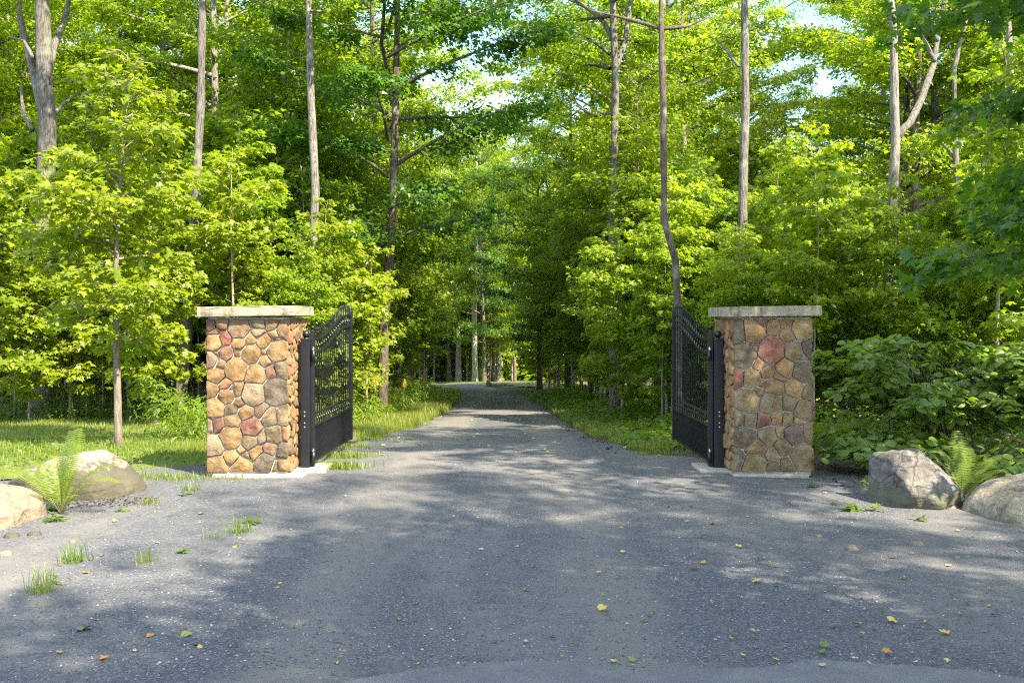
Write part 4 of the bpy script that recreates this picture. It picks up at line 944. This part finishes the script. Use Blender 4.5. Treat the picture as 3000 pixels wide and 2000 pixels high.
# ------------------------------------------------------------------ big-leaved shrubs on the right
def shrub(name, base, nst, H, R, nleaf, size, label, seed, back=1.0, azr=(0, 6.28), stem=.010):
    r = rs(seed); e = empty(name, base); tag(e, label, 'shrub', 'broad-leaved shrubs by the right boulder'); parts = []
    for i in range(nst):
        m = MB(); az = azr[0] + (azr[1] - azr[0]) * (i + r.rand()) / nst; Ls = R * (.35 + .65 * r.rand()); h = H * (1.12 - .45 * (Ls / R) ** 2) * (.72 + .35 * r.rand())
        b0 = np.array([r.randn() * .14 * R, abs(r.randn()) * .1 * R, 0.]); pts = []
        for q in np.linspace(0, 1, 7):
            pts.append(b0 + np.array([math.cos(az) * Ls * q ** 1.5, math.sin(az) * Ls * q ** 1.5 * .8, h * math.sin(q * 1.75) / math.sin(1.75) if q < .9 else h * math.sin(q * 1.75) / math.sin(1.75)]))
        m.tube(pts, [stem * (1 - .7 * q / 6) for q in range(7)], 5, False); n_ = nleaf // nst
        link('stem', m.mesh('stem', M['bark_dark'], True), e)
        for k in range(4):
            q = 2.2 + 3.6 * r.rand(); j = int(min(5, q)); pp = pts[j] + (pts[j + 1] - pts[j]) * (q - j)
            parts.append(spray(r, pp, az + r.randn() * .7, .30 + .3 * r.rand(), .12, max(4, n_ // 4), size, .40, None, .004, .5, thick=.03))
    L = cat_L(parts); L = (L[0], L[1], L[2] * .7 + .12, L[3] * .5, L[4], L[5])
    near = np.argsort(L[0][:, 1] - L[0][:, 2] * .8 - L[4] * 4)[:300]; mask = np.ones(len(L[5]), bool); mask[near] = False
    leaf_parts(e, L, near, T_ROUND, M['leaf_shrub'])
    tag(link('leaves', leaves_mesh('leaves', sub_L(L, mask), T_ROUND, M['leaf_shrub']), e), kind='stuff')
    return e
shrub('broad_leaved_shrub', (5.05, 11.6, gz(5.05, 11.6)), 40, 1.42, 1.55, 4400, .10, 'wide arching shrub with layered round leaves behind the angular grey boulder', 41)
shrub('broad_leaved_shrub', (6.6, 11.2, gz(6.6, 11.2)), 30, 1.45, 1.25, 3000, .105, 'arching round-leaved shrub cut by the right edge behind the brown boulder', 42)
shrub('low_shrub', (4.15, 10.85, gz(4.15, 10.85)), 16, .48, .62, 700, .10, 'low round-leaved shrub between the right pillar and the angular boulder', 43, stem=.005)
shrub('low_shrub', (5.15, 9.6, gz(5.15, 9.6)), 14, .42, .55, 500, .085, 'low leafy plant behind the rounded brown boulder', 44, stem=.005)

# ------------------------------------------------------------------ undergrowth, grass, goldenrod
def scatter(n, fn, seed):
    r = rs(seed); P = fn(r, n); return P, r
def grass_obj(name, P, r, hmin, hmax, wd, label, lean=.35, var0=.5):
    n_ = len(P); az = r.rand(n_) * 6.28; h = hmin + (hmax - hmin) * r.rand(n_) ** 1.4; ln = lean * h * (.3 + r.rand(n_)); w_ = wd * (.6 + .8 * r.rand(n_))
    d = np.stack([np.cos(az), np.sin(az), 0 * az], -1); s_ = np.stack([-np.sin(az), np.cos(az), 0 * az], -1); up = np.array([0, 0, 1.])
    V = np.stack([P - s_ * w_[:, None] * .5, P + s_ * w_[:, None] * .5, P + d * (ln * .35)[:, None] + up * (h * .6)[:, None] + s_ * w_[:, None] * .35,
                  P + d * (ln * .35)[:, None] + up * (h * .6)[:, None] - s_ * w_[:, None] * .35, P + d * ln[:, None] + up * h[:, None]], 1)
    idx = (np.arange(n_)[:, None] * 5 + np.array([0, 1, 2, 3, 3, 2, 4])[None]).ravel()
    var = np.clip(var0 + .22 * r.randn(n_), 0, 1)
    o = link(name, np_mesh(name, V.reshape(-1, 3), idx, np.tile([4, 3], n_), M['grass'], np.repeat(var, 2)))
    tag(o, label, 'grass', kind='stuff'); return o
def hn(x, y, s_=1.0): return .5 + .5 * np.sin(x * 1.9 * s_ + 1.3 * np.sin(y * 1.1)) * np.sin(y * 1.3 * s_ + 2 + np.sin(x))
def P_of(x, y, dz=0): return np.stack([x, y, ground_z(x, y) + dz], -1)
r = rs(50); n = 110000
y = 9.6 + 10.0 * r.rand(n); x = -15 + r.rand(n) * (lawn_x(y) + .15 + 15); keep = (x > -y * .56 - .5) & ((np.sin(x * 2.1 + 1) * np.sin(y * 2.9) + .9 * r.rand(n)) > -.35 - (y - 11) * .5)
keep &= ~((y < 12.1) & (x > -3.35) & (x < -2.3)) & ~((y < 11.7) & (x > -9) & (r.rand(n) < .6))
grass_obj('lawn_grass', P_of(x[keep], y[keep]), r, .03, .10, .008, 'sunlit lawn grass left of the left pillar', var0=.55)
n = 80000; y = 12.6 + 34 * r.rand(n) ** 1.3; L_, R_ = drive_lr(y); x = L_ + .18 - (r.rand(n) ** 1.3) * (1.7 + (y > 19) * .4)
grass_obj('verge_grass', P_of(x, y), r, .04, .20, .009, 'bright grass verge along the left edge of the drive', var0=.62)
n = 22000; y = 12.7 + 26 * r.rand(n) ** 1.4; L_, R_ = drive_lr(y); x = R_ - .15 + (r.rand(n) ** 1.6) * .8; kk_ = hn(x, y, 2.2) + .35 * r.rand(n) > .55; x = x[kk_]; y = y[kk_]
grass_obj('verge_grass', P_of(x, y), r, .03, .13, .009, 'grass verge along the right edge of the drive', var0=.5)
# scattered tufts in the gravel
TU = [(217, 1650, .16, 45, 'upright grass tuft on the sunlit left gravel below the pale boulder'), (118, 1740, .17, 40, 'dark grass tuft in shade at the lower left gravel'), (700, 1566, .15, 55, 'green grass tuft on the gravel below the left pillar'), (425, 1655, .11, 30, 'sparse grass tuft in the middle of the sunlit left gravel'),
      (630, 1585, .13, 14, 'thin grass stalks left of the tuft below the left pillar'), (440, 1480, .10, 25, 'grass tuft by the right end of the mossy boulder'), (560, 1440, .10, 40, 'grass tuft at the left foot of the left pillar'), (650, 1395, .07, 20, 'small weed at the base of the left pillar'),
      (2330, 1395, .08, 14, 'small tuft at the base of the right pillar'), (1590, 2500, .1, 1, '')]
for px_, py_, h_, k_, lb in TU[:-1]:
    p = on_ground(px_, py_); rr = rs(int(px_)); PP = np.stack([p.x + rr.randn(k_ * 2) * .045, p.y + rr.randn(k_ * 2) * .05, np.full(k_ * 2, p.z)], -1)
    o = grass_obj('grass_tuft', PP, rr, h_ * .3, h_ * 1.3, .0055, lb, .7, .4); del o['kind']; o['group'] = 'grass tufts in the gravel'
def patch(name, cx, cy, sx, sy, k_, h_, lb, seed, sgn=1):
    rr = rs(seed); x = cx + rr.randn(k_) * sx; y = cy + rr.randn(k_) * sy; grass_obj(name, P_of(x, y, .008), rr, h_ * .3, h_, .008, lb, .5, .5)
for i, (px_, py_, sx, sy, k_, h_) in enumerate(((985, 1372, .17, .10, 800, .10), (1010, 1340, .20, .10, 700, .09), (1040, 1312, .16, .14, 300, .08), (1130, 1292, .25, .1, 250, .07), (1930, 1335, .22, .08, 300, .09), (2040, 1318, .1, .1, 160, .1), (480, 1405, .4, .12, 700, .1))):
    p = on_ground(px_, py_); patch('grass_patch', p.x, p.y, sx, sy, k_, h_, ['shaded grass strip under the left gate hinge', 'sunlit grass strip under the left gate leaf', 'thin grass under the far end of the left gate', 'sparse grass at the left drive edge past the gate', 'sparse grass at the right drive edge before the gate', 'small grass clump near the end of the right gate leaf', 'grass strip left of the left pillar foot'][i], 200 + i)
# leafy ground cover
def cover(name, xs_, ys_, hmin, hmax, size, label, seed, tmpl=T_LOBED, m_='leaf_low', flat=.35, var0=.5):
    r = rs(seed); n_ = len(xs_); z = ground_z(xs_, ys_) + hmin + (hmax - hmin) * r.rand(n_) ** 1.1
    L = (np.stack([xs_, ys_, z], -1), r.rand(n_) * 6.28, flat + .35 * r.randn(n_), .4 * r.randn(n_), size * (.6 + .8 * r.rand(n_)), np.clip(var0 + .22 * r.randn(n_), 0, 1))
    o = link(name, leaves_mesh(name, L, tmpl, M[m_])); tag(o, label, 'ground cover', kind='stuff'); return o
n = 15000; y = 13.6 + 34 * r.rand(n) ** 1.2; L_, R_ = drive_lr(y); u = r.rand(n); x = R_ + .45 + u * 2.6
cover('undergrowth', x, y, 0.02, 0, .11, 'low leafy undergrowth along the right side of the drive', 61, T_ROUND)
n = 24000; y = 13.2 + 30 * r.rand(n) ** 1.1; L_, R_ = drive_lr(y); u = r.rand(n); x = R_ + .02 + u * 2.8
def cover_h(name, x, y, h, size, label, seed, **kw):
    r_ = rs(seed); keep = r_.rand(len(x)) < .35 + .65 * hn(x, y, 1.4); x = x[keep]; y = y[keep]; h = (h * np.ones(len(keep)))[keep] * (.35 + .75 * hn(x, y))
    n_ = len(x); z = ground_z(x, y) + .02 + h * r_.rand(n_) ** .8
    L = (np.stack([x, y, z], -1), r_.rand(n_) * 6.28, .35 + .35 * r_.randn(n_), .4 * r_.randn(n_), size * (.6 + .8 * r_.rand(n_)), np.clip(kw.get('var0', .5) + .22 * r_.randn(n_), 0, 1))
    o = link(name, leaves_mesh(name, L, kw.get('tmpl', T_LOBED), M[kw.get('m_', 'leaf_low')])); tag(o, label, 'undergrowth', kind='stuff'); return o
cover_h('undergrowth', x, y, .12 + .5 * u, .09, 'knee-high leafy weeds under the saplings right of the drive', 62)
n = 15000; x = 3.3 + 9 * r.rand(n); y = 12.2 + 5.5 * r.rand(n); cover_h('undergrowth', x, y, .55, .10, 'leafy undergrowth behind the right pillar and shrubs', 63)
n = 30000; y = 14.2 + 30 * r.rand(n) ** 1.3; L_, R_ = drive_lr(y); u = r.rand(n); x = L_ - .7 - u * 2.4
cover_h('undergrowth', x, y, .40 + .85 * u, .12, 'tall weeds and goldenrod leaves along the left verge', 64, tmpl=T_LANCE, var0=.65)
n = 16000; x = -15 + 11.6 * r.rand(n); y = 18.2 + 3.2 * r.rand(n); cover_h('undergrowth', x, y, .25 + .14 * (y - 18), .12, 'leafy weeds along the back of the left lawn', 65, tmpl=T_LANCE, var0=.6)
n = 9000; x = -14 + 10.4 * r.rand(n); y = 11.2 + 3.2 * r.rand(n); cover_h('clover', x, y, .06, .05, 'low broad-leaved weeds in the near lawn', 66, var0=.45)
n = 14000; x = -34 + 66 * r.rand(n); y = 24 + 40 * r.rand(n); L_, R_ = drive_lr(y); k_ = (x < L_ - 1.5) | (x > R_ + 1.5)
cover_h('undergrowth', x[k_], y[k_], .8, .20, 'ferny undergrowth deep inside the wood', 67, m_='leaf_maple')
# goldenrod stalks
def stalk(r, h, gold=True, ls=.11, nl=26):
    m = MB(); lean = r.randn(2) * .08; pts = [(lean[0] * q * q * h, lean[1] * q * q * h, q * h) for q in np.linspace(0, 1, 5)]; m.tube(pts, [.005, .005, .004, .003, .002], 4, False)
    q = .15 + .8 * np.arange(nl) / nl; P = np.stack([lean[0] * q * q * h, lean[1] * q * q * h, q * h], -1)
    L = (P, r.rand(nl) * 6.28, -.25 + .3 * r.randn(nl), .2 * r.randn(nl), ls * (1.15 - .5 * q), np.clip(.55 + .2 * r.randn(nl), 0, 1))
    st = m.mesh('stem', M['stem']); lf = leaves_mesh('leaves', L, T_LANCE, M['leaf_low']); fl = None
    if gold:
        k = 110; t = r.rand(k); a = r.rand(k) * 6.28; rad = .075 * (1 - t) * r.rand(k)
        Pf = np.stack([lean[0] * h + rad * np.cos(a), lean[1] * h + rad * np.sin(a), h * .93 + t * .14 - rad * .3], -1)
        fl = leaves_mesh('flower_plume', (Pf, a, r.randn(k), r.randn(k), np.full(k, .022), r.rand(k)), T_LOBED, M['goldflower'])
    return st, lf, fl
r = rs(90); ST = [stalk(r, h) for h in (1.05, .9, 1.2)]; SG = [stalk(r, h, False) for h in (.8, .95, .7, 1.1)]
def put_stalk(px_, d_, kind_, lb, grp, name, s=1.0):
    x = (px_ - 1500) / F * d_; e = empty(name, (x, d_, gz(x, d_)), px_ * .7); e.scale = (s,) * 3; tag(e, lb, 'plant', grp); st, lf, fl = kind_
    link('stem', st, e); link('leaves', lf, e)
    if fl: link('flower_plume', fl, e)
for px_, d_, s_, lb in ((235, 18.6, 1.2, 'tallest yellow goldenrod in front of the left wood'), (372, 18.3, .95, 'goldenrod with yellow plume just right of the sapling trunk'), (160, 18.9, .8, 'short goldenrod left of the tallest goldenrod'), (285, 18.9, .85, 'goldenrod between the tallest one and the sapling trunk'), (430, 18.8, .8, 'goldenrod close to the left pillar'),
                        (1180, 19.5, .9, 'goldenrod on the left verge behind the open gate'), (1105, 18.2, .95, 'goldenrod near the end of the left gate leaf')):
    put_stalk(px_, d_, ST[int(px_) % 3], lb, 'goldenrod plants', 'goldenrod', s_)
for i in range(64):
    if i < 30: d_ = 17.8 + 2.0 * r.rand(); px_ = 20 + 580 * r.rand()
    else:
        d_ = 16.5 + 15 * r.rand() ** 1.4; L_, _ = drive_lr(d_); px_ = 1500 + (float(L_) - 1.3 - 1.8 * r.rand()) / d_ * F
    put_stalk(px_, d_, SG[i % 4], 'leafy upright weed stalk in front of the left wood' if i < 30 else 'leafy upright weed stalk on the left verge beyond the gate', 'weed stalks before the left wood' if i < 30 else 'weed stalks on the left verge', 'weed_stalk', .7 + .4 * r.rand())
# broad-leaved weeds in the gravel
def weed(px_, py_, n_, size, label, seed, h=.04):
    p = on_ground(px_, py_); r = rs(seed); az = np.arange(n_) * 2.4 + r.rand(n_); L = (np.stack([r.randn(n_) * .02, r.randn(n_) * .02, h * (.4 + r.rand(n_))], -1), az, -.1 + .3 * r.randn(n_), .2 * r.randn(n_), size * (.6 + .6 * r.rand(n_)), np.clip(.5 + .2 * r.randn(n_), 0, 1))
    o = link('weed', leaves_mesh('weed', L, T_LANCE if seed % 2 else T_LOBED, M['leaf_low']), None, p); tag(o, label, 'weed', 'broad-leaved weeds in the gravel')
for i, a in enumerate(((2499, 1498, 16, .11, 'broad-leaved weed on the gravel left of the angular boulder'), (2566, 1500, 12, .11, 'second broad-leaved weed, nearer to the angular boulder'), (2698, 1528, 7, .08, 'small weed in front of the angular boulder'), (2440, 1480, 8, .08, 'small weed right of the right pillar foot'), (2380, 1430, 8, .07, 'tiny weed at the right foot of the right pillar'),
                       (2530, 1425, 18, .09, 'weed growing against the left side of the angular boulder'), (545, 1455, 8, .08, 'weed on the gravel left of the left pillar'), (165, 1715, 9, .09, 'weed beside the dark tuft on the lower left gravel'), (365, 1500, 7, .06, 'small weed below the mossy boulder'), (515, 1515, 6, .06, 'small weed in the shaded gravel below the left pillar'),
                       (530, 1627, 8, .06, 'weed on the sunlit left gravel'), (120, 1785, 7, .06, 'small weed near the bottom left'), (740, 1540, 12, .08, 'weed in the shade under the left pillar tuft'), (160, 1530, 22, .10, 'bright weed clump at the foot of the left fern'), (150, 1500, 14, .10, 'weed clump behind the bright clump by the left fern'),
                       (240, 1650, 6, .07, 'weed beside the upright tuft on the sunlit gravel'), (1960, 1388, 6, .05, 'tiny weed right of the drive centre'), (2240, 1452, 7, .06, 'weed below the right pillar'))):
    weed(a[0], a[1], a[2], a[3], a[4], 300 + i)

# ------------------------------------------------------------------ loose gravel grains
r = rs(70); n = 46000
y = 4.4 + 9.5 * r.rand(n) ** 1.7; x = (r.rand(n) * 2 - 1) * (y * .56); L_, R_ = drive_lr(y)
pk = smooth(.32, .72, hn(x, y, .55) + .25 * r.randn(n)) * .75 + .25; keep = (x > L_ + .15) & (x < R_ - .1) & (r.rand(n) < pk) & (y > np.interp(x, rx, edge) - .1)
keep |= (r.rand(n) < .06) & (y < 5.2); x = x[keep]; y = y[keep]; n = len(x)
s_ = .003 + .0062 * r.rand(n) ** 2.4
oc = np.array([(1, 0, 0), (0, 1, 0), (-1, 0, 0), (0, -1, 0), (0, 0, .7), (0, 0, -.7)]); of = [(0, 1, 4), (1, 2, 4), (2, 3, 4), (3, 0, 4)]
a = r.rand(n) * 6.28; ca, sa = np.cos(a), np.sin(a); sh = oc[None] * (.6 + .8 * r.rand(n, 6, 1)) * s_[:, None, None]
gz_ = ground_z(x, y) + .012 + .006 * np.sin(x * 3.1 + y) * np.sin(y * 1.7) + .01 * np.sin(x * 1.1) * np.sin(y * .6 + 1)
V = np.stack([sh[..., 0] * ca[:, None] - sh[..., 1] * sa[:, None] + x[:, None], sh[..., 0] * sa[:, None] + sh[..., 1] * ca[:, None] + y[:, None], sh[..., 2] + (gz_ + s_ * .25)[:, None]], -1)
def grain_material():
    m, t = mat('gravel_grains'); at_ = N(t, 'ShaderNodeAttribute', attribute_name='var')
    rr_ = ramp(t, [(0, (.045, .054, .07)), (.5, (.11, .125, .148)), (.8, (.19, .20, .22)), (.95, (.25, .25, .24)), (1, (.42, .41, .38))]); t.links.new(at_.outputs['Fac'], rr_.inputs[0])
    p = N(t, 'ShaderNodeBsdfPrincipled', Roughness=.8); t.links.new(rr_.outputs[0], p.inputs['Base Color']); t.links.new(p.outputs[0], t.nodes.new('ShaderNodeOutputMaterial').inputs[0]); return m
fi = np.array(of).ravel(); idx = (np.arange(n)[:, None] * 6 + fi[None]).ravel()
o = link('loose_gravel', np_mesh('loose_gravel', V.reshape(-1, 3), idx, np.full(n * 4, 3), grain_material(), np.repeat(r.rand(n), 4))); tag(o, 'loose blue-grey gravel grains on the drive', 'gravel', kind='stuff')

# ------------------------------------------------------------------ fallen leaves
def dead_leaf_mat(name, a, b):
    return leaf_material(name, [a, b], [tuple(c * .7 for c in a), tuple(c * .7 for c in b)], .12, .6, .3, .9)
DL = {'yellow': dead_leaf_mat('fallen_yellow', (.55, .38, .06), (.62, .47, .14)), 'orange': dead_leaf_mat('fallen_orange', (.50, .22, .03), (.52, .30, .05)),
      'brown': dead_leaf_mat('fallen_brown', (.055, .042, .028), (.13, .10, .07)), 'tan': dead_leaf_mat('fallen_tan', (.45, .34, .18), (.55, .44, .27)), 'green': dead_leaf_mat('fallen_green', (.12, .18, .045), (.22, .26, .07))}
def curled(seed, shape):
    r = rs(seed); V, Fc = shape; V = V.copy(); V[:, 1] -= .4
    V[:, 2] = .55 * (V[:, 0] ** 2) * (1 if seed % 2 else .4) + .22 * V[:, 1] ** 2 + .05 * r.randn(len(V)); V[:, 2] -= V[:, 2].min() - .02
    return V, Fc
LM = {}
for c in DL:
    for q in range(3):
        V, Fc = curled(q + 5, T_MAPLE if q == 0 else T_ROUND); LM[c, q] = np_mesh('fallen_leaf', V, np.concatenate([np.array(f) for f in Fc]), [len(f) for f in Fc], DL[c], np.full(len(Fc), .5))
def fallen(p, c, size, label, grp='fallen leaves on the gravel', q=None, rz=None):
    o = bpy.data.objects.new('fallen_leaf', LM[c, q if q is not None else random.Random(int(p.x * 991 + p.y * 77)).randrange(3)]); COL.objects.link(o)
    o.location = (p.x, p.y, p.z + .018); rr = random.Random(int(p.x * 1000) + 3)
    o.rotation_euler = (rr.uniform(-.3, .3), rr.uniform(-.3, .3), rz if rz is not None else rr.uniform(0, 6.28)); size *= .72; o.scale = (size, size * .9, size); tag(o, label, 'leaf', grp)
for px_, py_, c, s_, lb in ((1764, 1790, 'yellow', .085, 'folded yellow leaf low in the middle right of the drive'), (2144, 1790, 'yellow', .075, 'flat yellow leaf right of the drive middle near the bottom'), (2215, 1710, 'yellow', .07, 'long pale yellow leaf on the right half of the drive'), (2410, 1900, 'green', .10, 'large yellow-green leaf near the bottom right'),
    (2510, 1838, 'orange', .09, 'orange-brown leaf near the bottom right corner'), (2610, 1826, 'yellow', .095, 'broad yellow leaf at the lower right'), (2598, 1918, 'orange', .07, 'orange leaf at the lowest right'), (2768, 1862, 'yellow', .075, 'yellow leaf near the lower right edge'), (2030, 1671, 'brown', .075, 'reddish brown curled leaf on the drive right of the middle'),
    (1812, 1694, 'brown', .05, 'small dark brown leaf near the drive middle'), (2442, 1840, 'green', .06, 'small green leaf left of the orange-brown leaf'), (302, 1940, 'orange', .08, 'orange-brown leaf at the bottom left'), (440, 1872, 'orange', .06, 'orange leaf in the sun patch at the lower left'), (245, 1853, 'green', .11, 'long green blade-like leaf in shade at the lower left'),
    (545, 1870, 'green', .09, 'slim green leaf right of the lower-left sun patch'), (252, 1686, 'orange', .065, 'orange leaf on the sunlit left gravel'), (300, 1634, 'orange', .05, 'curled orange leaf near the upright tuft'), (688, 1609, 'orange', .05, 'orange leaf right of the sunlit left gravel middle'), (590, 1510, 'orange', .07, 'tan-orange leaf in shade below the left pillar'),
    (1618, 1878, 'brown', .045, 'brown crumpled leaf left of bottom middle'), (1007, 1727, 'yellow', .04, 'small yellow leaf in the shaded drive'), (1008, 1918, 'orange', .035, 'tiny orange leaf near the bottom middle'), (762, 1812, 'green', .04, 'small dark green leaf on the shaded drive left of the middle'), (748, 1852, 'brown', .045, 'small brown leaf on the shaded drive left of the middle'),
    (2165, 1606, 'yellow', .07, 'curled yellow leaf right of the middle'), (1540, 1736, 'yellow', .06, 'yellow leaf in the middle of the drive'), (2780, 1664, 'tan', .06, 'tan leaf in the sun patch on the right'), (2090, 1540, 'orange', .07, 'orange curled leaf on the gravel below the right pillar'), (2012, 1533, 'yellow', .06, 'yellow leaf left of the orange curled leaf'), (1820, 1552, 'orange', .05, 'orange leaf on the drive left of the right pillar')):
    fallen(on_ground(px_, py_), c, s_, lb)
r = rs(33)
for i in range(140):
    if i < 90: px_ = 1750 + 1250 * r.rand(); py_ = 1430 + 540 * r.rand() ** 1.1
    else: px_ = 60 + 1750 * r.rand(); py_ = 1400 + 560 * r.rand() ** .9
    c = ['yellow', 'tan', 'orange', 'brown', 'green', 'yellow'][r.randint(6)]
    side = 'right side of the gravel' if px_ > 1750 else 'left side of the gravel'
    fallen(on_ground(px_, py_), c, .028 + .03 * r.rand(), f'small {c} fallen leaf scattered on the {side}', 'small fallen leaves scattered on the gravel')
for i in range(110):     # along the drive beyond the gate
    d_ = 12 + 22 * r.rand() ** 1.3; L_, R_ = drive_lr(d_); x = L_ + (R_ - L_) * r.rand() ** .7; c = ['yellow', 'green', 'yellow', 'brown'][r.randint(4)]
    fallen(Vector((x, d_, gz(x, d_))), c, .05 + .03 * r.rand(), f'{c} fallen leaf on the drive beyond the gate', 'fallen leaves beyond the gate')
# dead leaf litter by the boulders
n = 900; x = np.concatenate([-4.05 + .75 * r.rand(300), 3.25 + .5 * r.rand(250), 3.3 + 2.4 * r.rand(350)]); y = np.concatenate([9.0 + .2 * r.rand(300) ** 2 + .12 * r.randn(300), 11.0 + .6 * r.rand(250), 9.7 + .8 * r.rand(350)])
L = (P_of(x, y, .02), r.rand(n) * 6.28, .4 * r.randn(n), .5 * r.randn(n), .02 + .03 * r.rand(n) ** 2, r.rand(n)); tag(link('leaf_litter', leaves_mesh('leaf_litter', L, T_LOBED, DL['brown'])), 'brown leaf litter and twigs around the boulders', 'leaf litter', kind='stuff')
n = 2600; y = 12.2 + 22 * r.rand(n) ** 1.2; L_, R_ = drive_lr(y); sd_ = r.rand(n) < .7; x = np.where(sd_, R_ + .05 + .28 * r.randn(n), L_ + .12 * r.randn(n))
L = (P_of(x, y, .03), r.rand(n) * 6.28, .4 * r.randn(n), .5 * r.randn(n), .025 + .03 * r.rand(n), r.rand(n)); tag(link('leaf_litter', leaves_mesh('leaf_litter', L, T_LOBED, DL['brown'])), 'brown leaf litter drifted along both edges of the drive', 'leaf litter', kind='stuff')
print('tris', sum(sum(max(1, len(p.vertices) - 2) for p in m.polygons) if len(m.polygons) < 5000 else len(m.polygons) * 1.5 for m in bpy.data.meshes))
